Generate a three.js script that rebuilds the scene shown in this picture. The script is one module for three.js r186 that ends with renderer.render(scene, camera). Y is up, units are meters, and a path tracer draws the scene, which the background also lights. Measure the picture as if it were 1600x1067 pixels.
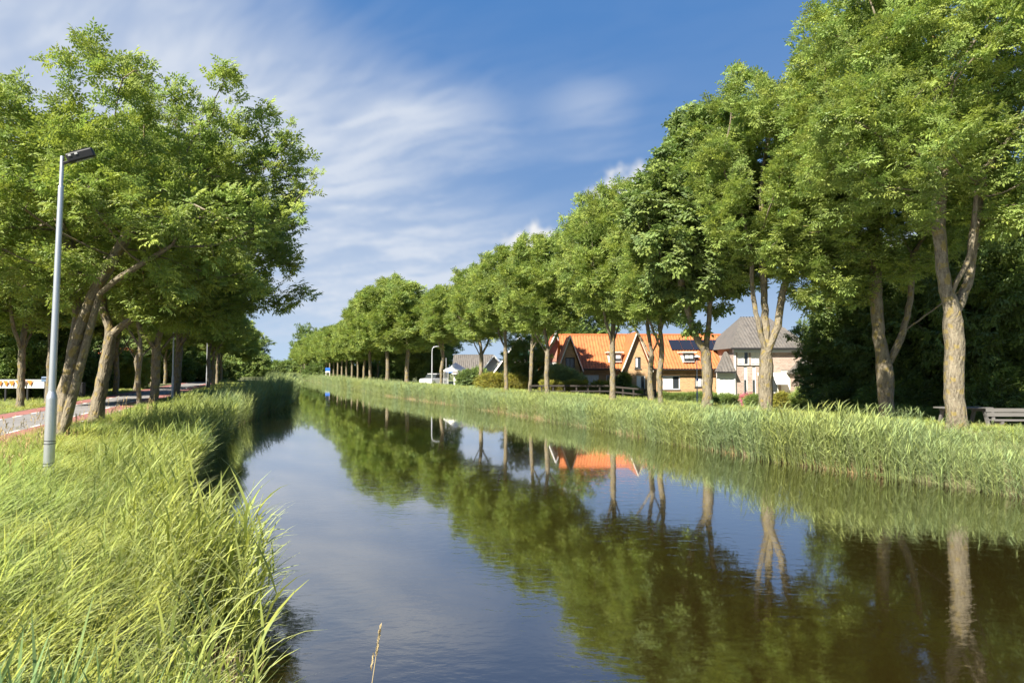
import * as THREE from 'three';
import { mergeGeometries } from 'three/addons/utils/BufferGeometryUtils.js';
import { RoundedBoxGeometry } from 'three/addons/geometries/RoundedBoxGeometry.js';

// ------------------------------------------------------------------ camera, sky, sun, exposure
const EXPOSURE = 3.1;
const scene = new THREE.Scene();
const camera = new THREE.PerspectiveCamera(53.13, 1024 / 682, 0.1, 2500);
camera.position.set(0, 3, 0);
camera.rotation.set(THREE.MathUtils.degToRad(2.23), 0, 0);
const SUN = new THREE.Vector3(-0.47, 0.68, 0.57).normalize();
const sun = new THREE.DirectionalLight(new THREE.Color().setRGB(1, 0.93, 0.80), 5);
sun.position.copy(SUN).multiplyScalar(150).add(new THREE.Vector3(0, 0, -60));
sun.target.position.set(0, 0, -60);
sun.castShadow = true; sun.shadow.mapSize.set(4096, 4096); sun.shadow.radius = 1; sun.shadow.bias = -0.0005;
Object.assign(sun.shadow.camera, { left: -110, right: 110, top: 110, bottom: -110, near: 1, far: 420 });
scene.add(sun, sun.target);
const renderer = new THREE.WebGLRenderer({ antialias: true });
renderer.toneMapping = THREE.LinearToneMapping;
renderer.toneMappingExposure = EXPOSURE;
renderer.shadowMap.enabled = true;

// ------------------------------------------------------------------ small helpers
function rngOf(seed) { let s = seed | 0; return () => { s = (s + 0x6d2b79f5) | 0; let t = Math.imul(s ^ (s >>> 15), 1 | s); t = (t + Math.imul(t ^ (t >>> 7), 61 | t)) ^ t; return ((t ^ (t >>> 14)) >>> 0) / 4294967296; }; }
const { lerp, clamp, smoothstep } = THREE.MathUtils;
const V = (x, y, z) => new THREE.Vector3(x, y, z);
const lin = (r, g, b) => new THREE.Color().setRGB(r, g, b);
function hash2(ix, iy, s) { let h = Math.imul(ix, 374761393) + Math.imul(iy, 668265263) + Math.imul(s, 1274126177); h = Math.imul(h ^ (h >>> 13), 1274126177); return ((h ^ (h >>> 16)) >>> 0) / 4294967296; }
function vnoise(x, y, s = 0, px = 0, py = 0) {           // value noise, tileable when px, py are given
  let ix = Math.floor(x), iy = Math.floor(y); const fx = x - ix, fy = y - iy;
  const u = fx * fx * fx * (fx * (fx * 6 - 15) + 10), v = fy * fy * fy * (fy * (fy * 6 - 15) + 10);
  let jx = ix + 1, jy = iy + 1;
  if (px) { ix = ((ix % px) + px) % px; jx = ((jx % px) + px) % px; }
  if (py) { iy = ((iy % py) + py) % py; jy = ((jy % py) + py) % py; }
  const a = hash2(ix, iy, s), b = hash2(jx, iy, s), c = hash2(ix, jy, s), d = hash2(jx, jy, s);
  return a + (b - a) * u + (c - a) * v + (a - b - c + d) * u * v;
}
function fbm(x, y, oct, s = 0, px = 0, py = 0) { let a = 0.5, sum = 0, tot = 0; for (let i = 0; i < oct; i++) { sum += a * vnoise(x, y, s + i, px, py); tot += a; a *= 0.5; x *= 2; y *= 2; px *= 2; py *= 2; } return sum / tot; }
function interp(pts, d) {
  if (d <= pts[0][0]) { const [a, b] = pts; return a[1] + (b[1] - a[1]) * (d - a[0]) / (b[0] - a[0]); }
  for (let i = 1; i < pts.length; i++) if (d <= pts[i][0]) { const a = pts[i - 1], b = pts[i]; return a[1] + (b[1] - a[1]) * (d - a[0]) / (b[0] - a[0]); }
  const a = pts[pts.length - 2], b = pts[pts.length - 1]; return b[1] + (b[1] - a[1]) * (d - b[0]) / (b[0] - a[0]);
}
const taken = new Map();
function numbered(name) { const n = taken.get(name) ?? 0; taken.set(name, n + 1); return n ? name + '_' + String(n).padStart(3, '0') : name; }
function tag(o, label, category, group, kind) { if (label) o.userData.label = label; if (category) o.userData.category = category; if (group) o.userData.group = group; if (kind) o.userData.kind = kind; return o; }
function thing(name, label, category, [x, y, z] = [0, 0, 0], turn = 0, group) {
  const o = new THREE.Group(); o.name = numbered(name); o.position.set(x, y, z); o.rotation.y = turn; scene.add(o);
  return tag(o, label, category, group);
}
function part(name, geo, mat, parent, x = 0, y = 0, z = 0) { const m = new THREE.Mesh(geo, mat); m.name = name; m.position.set(x, y, z); parent.add(m); return m; }
function solo(name, geo, mat, label, category, group, kind) { const m = new THREE.Mesh(geo, mat); m.name = numbered(name); scene.add(m); return tag(m, label, category, group, kind); }
const boxes = new Map();
function boxG(w, h, d, r = 0) { const k = [w, h, d, r].map((v) => v.toFixed(3)).join(); if (!boxes.has(k)) boxes.set(k, r ? new RoundedBoxGeometry(w, h, d, 2, r) : new THREE.BoxGeometry(w, h, d)); return boxes.get(k); }
const box = (name, w, h, d, mat, parent, x, y, z, r = 0) => part(name, boxG(w, h, d, r), mat, parent, x, y, z);
// merges tubes and quads into one geometry
class MB {
  constructor() { this.p = []; this.n = []; this.u = []; this.i = []; }
  tube(pts, rad, sides, closeEnd = true) {
    const base = this.p.length / 3, n = pts.length; let len = 0; const t = V(), a = V(), b = V(), prev = V(); let u0 = null;
    for (let k = 0; k < n; k++) {
      t.copy(pts[Math.min(k + 1, n - 1)]).sub(pts[Math.max(k - 1, 0)]).normalize();
      if (!u0) { u0 = V(1, 0, 0); if (Math.abs(t.x) > 0.9) u0.set(0, 0, 1); }
      a.copy(u0).addScaledVector(t, -u0.dot(t)).normalize(); u0.copy(a); b.crossVectors(t, a);
      if (k) len += pts[k].distanceTo(pts[k - 1]);
      const r = rad[k], rf = typeof r === 'function' ? r : () => r, rr = rf(0);
      for (let s = 0; s <= sides; s++) {
        const th = s / sides * Math.PI * 2, c = Math.cos(th), q = Math.sin(th), R = rf(th);
        const nx = a.x * c + b.x * q, ny = a.y * c + b.y * q, nz = a.z * c + b.z * q;
        this.p.push(pts[k].x + nx * R, pts[k].y + ny * R, pts[k].z + nz * R); this.n.push(nx, ny, nz); this.u.push(s / sides * Math.max(0.12, rr * 6.28), len);
      }
      if (k) for (let s = 0; s < sides; s++) { const o = base + (k - 1) * (sides + 1) + s, w = o + sides + 1; this.i.push(o, o + 1, w, w, o + 1, w + 1); }
    }
    return this;
  }
  // a narrow leaf blade along pts, with half widths w and a side vector
  strip(pts, w, side) {
    const base = this.p.length / 3, nn = V(), t = V();
    for (let k = 0; k < pts.length; k++) {
      t.copy(pts[Math.min(k + 1, pts.length - 1)]).sub(pts[Math.max(k - 1, 0)]); nn.crossVectors(side, t).normalize(); if (nn.y < 0) nn.negate();
      for (const s of [-1, 1]) { this.p.push(pts[k].x + side.x * w[k] * s, pts[k].y + side.y * w[k] * s, pts[k].z + side.z * w[k] * s); this.n.push(nn.x, nn.y, nn.z); this.u.push((s + 1) * 0.01, k * 0.1); }
      if (k) { const o = base + (k - 1) * 2; this.i.push(o, o + 1, o + 2, o + 2, o + 1, o + 3); }
    }
    return this;
  }
  leaf(b, dir, nrm, L, W) {                          // a pointed leaf of two faces folded along the midrib
    const s = V().crossVectors(dir, nrm).normalize(), m = b.clone().addScaledVector(dir, L * 0.45).addScaledVector(nrm, -L * 0.03), tip = b.clone().addScaledVector(dir, L).addScaledVector(nrm, -L * 0.12);
    const l = m.clone().addScaledVector(s, -W / 2).addScaledVector(nrm, W * 0.16), r = m.clone().addScaledVector(s, W / 2).addScaledVector(nrm, W * 0.16), o = this.p.length / 3;
    for (const q of [b, l, tip, r]) { this.p.push(q.x, q.y, q.z); this.n.push(nrm.x, nrm.y, nrm.z); this.u.push(0, 0); }
    this.i.push(o, o + 2, o + 1, o, o + 3, o + 2); return this;
  }
  geo(flat = false) {
    let g = new THREE.BufferGeometry(); g.setAttribute('position', new THREE.Float32BufferAttribute(this.p, 3)); g.setAttribute('normal', new THREE.Float32BufferAttribute(this.n, 3)); g.setAttribute('uv', new THREE.Float32BufferAttribute(this.u, 2)); g.setIndex(this.i);
    if (flat) { g = g.toNonIndexed(); g.computeVertexNormals(); }
    return g;
  }
}
function tex(size, fn, srgb, h = size) {
  const data = new Uint8Array(size * h * 4);
  for (let y = 0; y < h; y++) for (let x = 0; x < size; x++) { const c = fn(x / size, y / h), o = (y * size + x) * 4; for (let k = 0; k < 3; k++) data[o + k] = clamp(Math.round((srgb ? Math.pow(clamp(c[k], 0, 1), 1 / 2.2) : c[k]) * 255), 0, 255); data[o + 3] = 255; }
  const t = new THREE.DataTexture(data, size, h); t.wrapS = t.wrapT = THREE.RepeatWrapping; t.magFilter = THREE.LinearFilter; t.minFilter = THREE.LinearMipmapLinearFilter; t.generateMipmaps = true;
  if (srgb) t.colorSpace = THREE.SRGBColorSpace; t.needsUpdate = true; return t;
}
const rep = (t, x, y) => { const c = t.clone(); c.repeat.set(x, y); c.needsUpdate = true; return c; };
const std = (c, roughness, o = {}) => new THREE.MeshStandardMaterial({ color: c, roughness, metalness: 0, ...o });
const mixc = (a, b, t) => a.map((v, k) => v + (b[k] - v) * t);
function uvMetres(g, sx = 1, sy = 1) {                // box-like projection of uv in metres by the face direction
  const p = g.attributes.position, n = g.attributes.normal, u = new Float32Array(p.count * 2);
  for (let k = 0; k < p.count; k++) { const ax = Math.abs(n.getX(k)), ay = Math.abs(n.getY(k)), az = Math.abs(n.getZ(k)); const [a, b] = ay > ax && ay > az ? [p.getX(k), p.getZ(k)] : ax > az ? [p.getZ(k), p.getY(k)] : [p.getX(k), p.getY(k)]; u[2 * k] = a * sx; u[2 * k + 1] = b * sy; }
  g.setAttribute('uv', new THREE.BufferAttribute(u, 2)); return g;
}

// ------------------------------------------------------------------ the sky: air, high cirrus, a few cumulus heads low down
{
  const W = 2048, H = 1024, data = new Float32Array(W * H * 4);
  const deep = [0.036, 0.19, 0.53], low = [0.56, 0.72, 0.90];
  const cum = [];
  const cr = rngOf(11);
  const puff = (azd, eld, wd, hd) => { for (let k = 0; k < 16; k++) { const u = cr() * 2 - 1; cum.push([(azd + u * wd) * Math.PI / 180, (eld + (cr() * 0.9 - 0.25) * hd * (1 - 0.7 * Math.abs(u))) * Math.PI / 180, (0.35 + 0.5 * cr()) * hd * Math.PI / 180]); } };
  puff(2.6, 10.2, 2.6, 1.7); puff(9.6, 14.4, 3.0, 2.3); puff(-28, 10, 3, 2);
  for (let a = 30; a < 325; a += 23) puff(a + cr() * 12, 8 + cr() * 9, 2.5 + cr() * 2.5, 1.6 + cr() * 1.6);
  const wisp = [[-35, 24, 15, 10, 0.85], [-18, 20, 10, 7, 0.35], [-12, 9, 16, 5.5, 0.85], [-24, 15, 14, 6, 0.75], [-5, 20, 5, 3.5, 0.5], [-11, 20, 4, 3, 0.45], [6.8, 21.3, 4.5, 2.4, 0.42], [4, 18, 7, 1.6, 0.3], [-9, 5, 20, 4, 0.5]];
  for (let a = 50; a < 320; a += 27) wisp.push([a + cr() * 14, 10 + cr() * 22, 12 + cr() * 6, 5 + cr() * 4, 0.45 + cr() * 0.3]);
  for (let row = 0; row < H; row++) {
    const el = ((row + 0.5) / H - 0.5) * Math.PI, sy = Math.sin(el), ce = Math.cos(el);
    for (let col = 0; col < W; col++) {
      const rd = ((col + 0.5) / W - 0.5) * 2 * Math.PI, x = Math.cos(rd) * ce, z = Math.sin(rd) * ce, o = (row * W + col) * 4;
      const y = Math.max(sy, 0), k = Math.exp(-y / 0.21), toSun = Math.max(0, x * SUN.x + sy * SUN.y + z * SUN.z);
      const c = [0, 1, 2].map((q) => deep[q] + (low[q] - deep[q]) * k + [0.22, 0.22, 0.2][q] * Math.pow(toSun, 4));
      if (sy > -0.02) {
        let az = rd + Math.PI / 2; if (az > Math.PI) az -= 2 * Math.PI;
        const ad = az * 180 / Math.PI, ed = el * 180 / Math.PI;
        // cirrus, streaked along one wind direction on a high flat layer
        const P = 1 / (y + 0.10), X = x * P, Z = z * P, wu = X * 0.86 + Z * 0.5, wv = -X * 0.5 + Z * 0.86;
        const q1 = fbm(wu * 1.1 + 7, wv * 1.1, 4, 3), q2 = fbm(wu * 1.2 - 4, wv * 1.2 + 9, 3, 9);
        const n1 = fbm(wu * 1.3 + q1 * 2.4, wv * 5.5 + q2 * 3.5, 6, 21), n2 = fbm(wu * 4 + q2 * 3, wv * 9 + q1 * 4, 5, 33);
        const streak = clamp(n1 * 1.25 + (n2 - 0.5) * 0.55 - 0.12, 0, 1);
        let cover = 0.06;
        for (const [wa, we, sa, se, s] of wisp) { let da = ad - wa; if (da > 180) da -= 360; if (da < -180) da += 360; const e = (da / sa) ** 2 + ((ed - we) / se) ** 2; if (e < 9) cover += s * Math.exp(-e); }
        const n3 = fbm(wu * 7 + q2 * 5, wv * 26 + q1 * 9, 5, 47), fib = clamp(streak * 0.75 + (n3 - 0.5) * 0.55 + (q2 - 0.5) * 0.5 + 0.12, 0, 1);
        let al = clamp(cover, 0, 1) * (0.34 * smoothstep(fib, 0.28, 0.92) + 0.12 * smoothstep(n2, 0.3, 0.8)) + 0.80 * Math.max(0, cover - 0.22) * (0.4 + 0.6 * smoothstep(q1 * 0.6 + n1 * 0.4, 0.12, 0.85));
        al = clamp(al, 0, 0.9) * smoothstep(sy, 0.0, 0.06);
        for (let q = 0; q < 3; q++) c[q] += ([0.72, 0.78, 0.88][q] - c[q]) * al;
        let ca = 0, hi = 0;
        for (const [pa, pe, pr] of cum) {
          let da = az - pa; if (da > Math.PI) da -= 2 * Math.PI; if (da < -Math.PI) da += 2 * Math.PI; da *= Math.cos(pe); const de = el - pe; if (Math.abs(da) > pr * 2 || Math.abs(de) > pr * 2) continue;
          const r = Math.hypot(da, de) / pr + (fbm(ad * 1.1, ed * 1.1, 5, 51) - 0.5) * 1.1; const a2 = smoothstep(1.05 - r, 0, 0.75); if (a2 > ca) ca = a2; hi = Math.max(hi, a2 * clamp(0.55 - da / pr * 0.25 + de / pr * 0.35, 0, 1));
        }
        for (let q = 0; q < 3; q++) c[q] += (lerp([0.62, 0.68, 0.76][q], [1.02, 1.0, 0.98][q], hi) - c[q]) * ca * 0.95;
      }
      for (let q = 0; q < 3; q++) data[o + q] = c[q] / EXPOSURE; data[o + 3] = 1;
    }
  }
  const t = new THREE.DataTexture(data, W, H, THREE.RGBAFormat, THREE.FloatType); t.mapping = THREE.EquirectangularReflectionMapping; t.magFilter = THREE.LinearFilter; t.needsUpdate = true;
  scene.background = t; scene.environment = t;
}

// ------------------------------------------------------------------ materials
const T = {};
T.bark = tex(512, (u, v) => {
  const f = fbm(u * 24, v * 7, 4, 1, 24, 7), g = fbm(u * 5, v * 5, 4, 8, 5, 5), l = smoothstep(fbm(u * 6, v * 6, 5, 14, 6, 6), 0.50, 0.64), sp = smoothstep(fbm(u * 30, v * 30, 2, 19, 30, 30), 0.62, 0.75);
  let c = mixc([0.13, 0.105, 0.075], [0.34, 0.29, 0.215], clamp(f * 1.3 - 0.15 + (g - 0.5) * 0.5, 0, 1)); c = mixc(c, [0.36, 0.27, 0.055], l * 0.62); return mixc(c, [0.42, 0.40, 0.30], sp * 0.35);
}, true);
T.barkBump = tex(512, (u, v) => { const f = fbm(u * 24, v * 7, 5, 1, 24, 7); return [f, f, f]; }, false);
T.ground = tex(1024, (u, v) => { const a = fbm(u * 9, v * 9, 5, 2, 9, 9), b = fbm(u * 60, v * 60, 3, 6, 60, 60), e = smoothstep(fbm(u * 5, v * 5, 4, 40, 5, 5), 0.52, 0.68); return mixc(mixc([0.055, 0.075, 0.018], [0.14, 0.155, 0.045], clamp(a * 0.6 + b * 0.7 - 0.2, 0, 1)), [0.14, 0.11, 0.065], e * 0.55); }, true);
T.groundBump = tex(512, (u, v) => { const f = fbm(u * 40, v * 40, 4, 5, 40, 40); return [f, f, f]; }, false);
T.asphalt = tex(512, (u, v) => { const a = fbm(u * 6, v * 6, 4, 2, 6, 6), b = vnoise(u * 190, v * 190, 4, 190, 190), s = 0.7 + a * 0.35 + (b - 0.5) * 0.45; return [0.205 * s, 0.195 * s, 0.19 * s]; }, true);
T.red = tex(512, (u, v) => { const a = fbm(u * 6, v * 6, 4, 12, 6, 6), b = vnoise(u * 190, v * 190, 14, 190, 190), s = 0.7 + a * 0.4 + (b - 0.5) * 0.4; return [0.27 * s, 0.105 * s, 0.088 * s]; }, true);
T.fine = tex(512, (u, v) => { const f = fbm(u * 90, v * 90, 3, 5, 90, 90); return [f, f, f]; }, false);
T.brick = (c1, c2, joint, seed) => tex(512, (u, v) => {
  const rows = 16, row = Math.floor(v * rows), fy = v * rows - row, cols = 8, ux = u * cols + (row % 2) * 0.5, cx = Math.floor(ux) % cols, fx = ux - Math.floor(ux);
  const j = fx < 0.05 || fy < 0.16, n = hash2(cx, row, seed), g = fbm(u * 50, v * 50, 3, seed, 50, 50) - 0.5, b = fbm(u * 3, v * 3, 3, seed + 3, 3, 3) - 0.5;
  const c = j ? joint : mixc(c1, c2, n); return c.map((q) => q * (1 + g * 0.4 + b * 0.35));
}, true);
T.brickOchre = T.brick([0.40, 0.235, 0.115], [0.54, 0.335, 0.165], [0.44, 0.36, 0.25], 3);
T.brickRose = T.brick([0.29, 0.205, 0.165], [0.37, 0.275, 0.225], [0.38, 0.34, 0.30], 5);
T.brickRed = T.brick([0.30, 0.12, 0.075], [0.40, 0.18, 0.11], [0.36, 0.30, 0.25], 7);
T.tile = tex(256, (u, v) => { const a = fbm(u * 8, v * 8, 5, 70, 8, 8), b = smoothstep(fbm(u * 20, v * 20, 3, 75, 20, 20), 0.55, 0.75), s = 0.72 + a * 0.56; return [s * (1 - b * 0.22), s * (1 - b * 0.16), s * (1 - b * 0.1)]; }, true);
T.wood = tex(512, (u, v) => { const g = fbm(u * 3, v * 60 + fbm(u * 4, v * 6, 3, 3, 4, 6) * 4, 4, 90), k = fbm(u * 8, v * 8, 3, 95, 8, 8), s = 0.6 + g * 0.6 + (k - 0.5) * 0.5; return [s, s * 0.98, s * 0.95]; }, true);
T.ripple = tex(1024, (u, v) => { const w = fbm(u * 4, v * 4, 3, 60, 4, 4), f = 0.55 * fbm(u * 26 + w * 2, v * 44, 4, 61, 26, 44) + 0.45 * fbm(u * 9, v * 13 + w, 3, 66, 9, 13); return [f, f, f]; }, false);

const leafMat = (r, g, b, tr = 0.42) => new THREE.MeshPhysicalMaterial({ color: lin(r, g, b), roughness: 0.92, transmission: tr, thickness: 0, side: THREE.DoubleSide, specularIntensity: 0.6 });
const M = {
  bark: std(lin(0.66, 0.65, 0.61), 0.9, { map: T.bark, bumpMap: T.barkBump, bumpScale: 0.03 }),
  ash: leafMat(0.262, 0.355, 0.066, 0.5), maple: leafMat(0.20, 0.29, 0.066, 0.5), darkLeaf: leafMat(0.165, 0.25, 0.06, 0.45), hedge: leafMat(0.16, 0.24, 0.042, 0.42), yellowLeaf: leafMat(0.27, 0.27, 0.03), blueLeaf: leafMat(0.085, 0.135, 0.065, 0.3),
  reed: leafMat(0.27, 0.345, 0.122, 0.42), grass: leafMat(0.30, 0.36, 0.065, 0.42), iris: leafMat(0.16, 0.26, 0.10, 0.35), straw: leafMat(0.45, 0.36, 0.20, 0.25), pink: leafMat(0.6, 0.22, 0.28), white: leafMat(0.75, 0.75, 0.7),
  ground: std(lin(1, 1, 1), 1, { map: T.ground, bumpMap: T.groundBump, bumpScale: 0.05 }),
  asphalt: std(lin(1, 1, 1), 0.9, { map: T.asphalt, bumpMap: T.fine, bumpScale: 0.004 }), redLane: std(lin(1, 1, 1), 0.9, { map: T.red, bumpMap: T.fine, bumpScale: 0.004 }),
  paint: std(lin(0.72, 0.72, 0.70), 0.7, { bumpMap: T.fine, bumpScale: 0.003 }),
  steel: std(lin(0.52, 0.54, 0.56), 0.38, { metalness: 0.75, bumpMap: T.fine, bumpScale: 0.001 }), darkMetal: std(lin(0.018, 0.018, 0.02), 0.45), galv: std(lin(0.45, 0.47, 0.50), 0.5, { metalness: 0.6 }),
  black: std(lin(0.012, 0.012, 0.012), 0.6), clear: new THREE.MeshPhysicalMaterial({ color: lin(0.85, 0.9, 0.85), roughness: 0.08, transmission: 1, thickness: 0 }),
  white: std(lin(0.62, 0.62, 0.60), 0.5), cream: std(lin(0.58, 0.55, 0.46), 0.6), glass: std(lin(0.03, 0.035, 0.04), 0.06), curtain: std(lin(0.70, 0.69, 0.64), 0.9), shade: std(lin(0.10, 0.09, 0.08), 0.9),
  ochre: std(lin(0.80, 0.78, 0.74), 0.9, { map: T.brickOchre }), rose: std(lin(1, 1, 1), 0.9, { map: T.brickRose }), redBrick: std(lin(1, 1, 1), 0.9, { map: T.brickRed }),
  orangeTile: std(lin(0.41, 0.125, 0.038), 0.75, { map: T.tile }), greyTile: std(lin(0.105, 0.094, 0.084), 0.8, { map: T.tile }), redTile: std(lin(0.45, 0.12, 0.06), 0.8, { map: T.tile }), brownTile: std(lin(0.20, 0.135, 0.10), 0.8, { map: T.tile }),
  solar: std(lin(0.014, 0.015, 0.022), 0.12), fence: std(lin(0.035, 0.028, 0.024), 0.75, { map: T.wood }), weathered: std(lin(0.125, 0.12, 0.115), 0.85, { map: T.wood, bumpMap: T.wood, bumpScale: 0.004 }), greenPaint: std(lin(0.03, 0.10, 0.07), 0.5),
  orange: std(lin(0.85, 0.20, 0.02), 0.7, { side: THREE.DoubleSide }), blue: std(lin(0.02, 0.12, 0.52), 0.4), canvas: std(lin(0.80, 0.79, 0.76), 0.85, { side: THREE.DoubleSide }), carPaint: new THREE.MeshPhysicalMaterial({ color: lin(0.78, 0.78, 0.78), roughness: 0.35, clearcoat: 1, clearcoatRoughness: 0.05 }), rubber: std(lin(0.02, 0.02, 0.02), 0.85), concrete: std(lin(0.42, 0.40, 0.36), 0.9, { map: T.asphalt }), water: null,
};
M.path = std(lin(1.9, 1.75, 1.5), 0.95, { map: T.asphalt });
M.reedLeft = leafMat(0.29, 0.36, 0.098, 0.42);
M.water = new THREE.MeshPhysicalMaterial({ color: lin(0.016, 0.0112, 0.0026), roughness: 0.03, metalness: 0, ior: 2.3, clearcoat: 1, clearcoatRoughness: 0.03, bumpMap: T.ripple, bumpScale: 0.0052 });

// ------------------------------------------------------------------ terrain: the canal runs away to the left; d is metres ahead of the viewer (z = -d)
const LEFT = [[-40, 24], [0, 1.0], [6.5, -2.7], [10, -5.2], [14.2, -7.5], [20, -9.7], [25.6, -11.5], [35.6, -14.8], [42, -16.0], [49, -16.9], [56, -18.8], [71, -22.9], [100, -33.5], [150, -52], [213, -76], [420, -160], [700, -280]];
const RIGHT = [[-40, 37], [0, 19.5], [16, 12.1], [18.8, 10.6], [22.9, 8.6], [30.5, 5.7], [36.8, 3.4], [45.7, 0], [58.2, -5.5], [71, -12], [107, -26.5], [150, -43.5], [213, -68.5], [420, -152], [700, -270]];
const PL = [[0, 0], [0.5, 0.22], [1.2, 0.55], [2.2, 0.86], [3.2, 1.0], [12, 1.0], [25, 0.95], [60, 0.8], [1000, 0.8]];
const PR = [[0, 0], [0.6, 0.33], [1.5, 0.78], [2.6, 1.08], [3.5, 1.2], [5.6, 1.16], [8, 0.86], [12, 0.34], [18, 0.2], [1000, 0.2]];
function groundH(x, d) {
  const xl = interp(LEFT, d), xr = interp(RIGHT, d), wob = (fbm(x * 0.5 + 50, d * 0.5, 3, 77) - 0.5);
  if (x < xl) { const o = xl - x; return interp(PL, o) + wob * 0.22 * smoothstep(o, 0.2, 1.2) * (1 - smoothstep(o, 2.4, 3.4)); }
  if (x > xr) { const o = x - xr; return interp(PR, o) + wob * 0.22 * smoothstep(o, 0.2, 1.2) * (1 - smoothstep(o, 3.0, 4.2)); }
  return -Math.min(1.1, Math.min(x - xl, xr - x) * 0.7);
}
{
  const ds = []; for (let d = -40; d < 60; d += 0.8) ds.push(d); for (let d = 60; d < 130; d += 2) ds.push(d); for (let d = 130; d <= 700; d += 12) ds.push(d);
  const offs = [0, 0.25, 0.5, 0.85, 1.2, 1.7, 2.2, 2.7, 3.2, 3.8, 4.5, 5.6, 6.8, 8, 10, 12, 15, 18, 22, 25, 32, 40, 60, 100, 180, 320, 600];
  const p = [], u = [], idx = []; let cols = 0;
  ds.forEach((d, r) => {
    const xl = interp(LEFT, d), xr = interp(RIGHT, d), w = xr - xl, xs = [...offs.map((o) => xl - o).reverse(), ...[0.06, 0.2, 0.5, 0.8, 0.94].map((f) => xl + w * f), ...offs.map((o) => xr + o)];
    cols = xs.length;
    for (const x of xs) { p.push(x, groundH(x, d), -d); u.push(x / 6, d / 6); }
    if (r) for (let c = 0; c < cols - 1; c++) { const a = (r - 1) * cols + c, b = a + cols; idx.push(a, a + 1, b, b, a + 1, b + 1); }
  });
  const g = new THREE.BufferGeometry(); g.setAttribute('position', new THREE.Float32BufferAttribute(p, 3)); g.setAttribute('uv', new THREE.Float32BufferAttribute(u, 2)); g.setIndex(idx); g.computeVertexNormals();
  solo('ground', g, M.ground, 'grassy canal banks and flat land on both sides', 'ground', null, 'structure');
  // water: a sheet just wider than the canal
  const wp = [], wu = [], wi = []; ds.forEach((d, r) => { const xl = interp(LEFT, d) - 0.6, xr = interp(RIGHT, d) + 0.6; for (let k = 0; k <= 6; k++) { const x = lerp(xl, xr, k / 6); wp.push(x, 0, -d); wu.push(x / 5, d / 5); } if (r) for (let c = 0; c < 6; c++) { const a = (r - 1) * 7 + c, b = a + 7; wi.push(a, a + 1, b, b, a + 1, b + 1); } });
  const wg = new THREE.BufferGeometry(); wg.setAttribute('position', new THREE.Float32BufferAttribute(wp, 3)); wg.setAttribute('uv', new THREE.Float32BufferAttribute(wu, 2)); wg.setIndex(wi); wg.computeVertexNormals();
  solo('water', wg, M.water, 'still brown canal water mirroring trees and sky', 'water', null, 'structure');
}
const roadX = (d) => -14.1 - 0.36 * (d - 20.5) - 0.0004 * Math.max(0, d - 90) ** 2;
function ribbon(a, b, y, d0, d1, step) {
  const p = [], u = [], i = []; let r = 0;
  for (let d = d0; d <= d1 + 1e-6; d += step, r++) { const x = roadX(d); p.push(x - a, y, -d, x - b, y, -d); u.push(a / 3, d / 3, b / 3, d / 3); if (r) { const o = (r - 1) * 2; i.push(o, o + 2, o + 1, o + 1, o + 2, o + 3); } }
  const g = new THREE.BufferGeometry(); g.setAttribute('position', new THREE.Float32BufferAttribute(p, 3)); g.setAttribute('uv', new THREE.Float32BufferAttribute(u, 2)); g.setIndex(i); g.computeVertexNormals();
  if (g.attributes.normal.getY(0) < 0) { const q = g.index.array; for (let k = 0; k < q.length; k += 3) [q[k + 1], q[k + 2]] = [q[k + 2], q[k + 1]]; g.computeVertexNormals(); } return g;
}
{
  const road = solo('road', ribbon(-0.05, 4.6, 1.022, -30, 300, 3), M.asphalt, 'grey asphalt lane between red strips along the left bank', 'road', null, 'structure');
  part('red_strip', ribbon(0, 1.05, 1.027, -30, 300, 3), M.redLane, road); part('red_strip', ribbon(3.5, 4.55, 1.027, -30, 300, 3), M.redLane, road);
  for (let d = 4; d < 90; d += 2.1) { part('lane_dash', ribbon(1.06, 1.18, 1.032, d, d + 1.0, 0.5), M.paint, road); part('lane_dash', ribbon(3.38, 3.5, 1.032, d + 0.4, d + 1.4, 0.5), M.paint, road); part('lane_dash', ribbon(0.03, 0.12, 1.032, d + 0.2, d + 0.7, 0.5), M.paint, road); }
  // the footpath behind the right-hand trees
  const p = [], u = [], i = []; let r = 0; for (let d = 4; d <= 120; d += 2, r++) { const x = interp(RIGHT, d); for (const o of [5.9, 7.3]) { p.push(x + o, interp(PR, o) + 0.02, -d); u.push(o / 3, d / 3); } if (r) { const a = (r - 1) * 2; i.push(a, a + 1, a + 2, a + 2, a + 1, a + 3); } }
  const g = new THREE.BufferGeometry(); g.setAttribute('position', new THREE.Float32BufferAttribute(p, 3)); g.setAttribute('uv', new THREE.Float32BufferAttribute(u, 2)); g.setIndex(i); g.computeVertexNormals();
  solo('footpath', g, M.path, 'pale gravel footpath behind the right-hand trees', 'path', null, 'structure');
}

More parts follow.
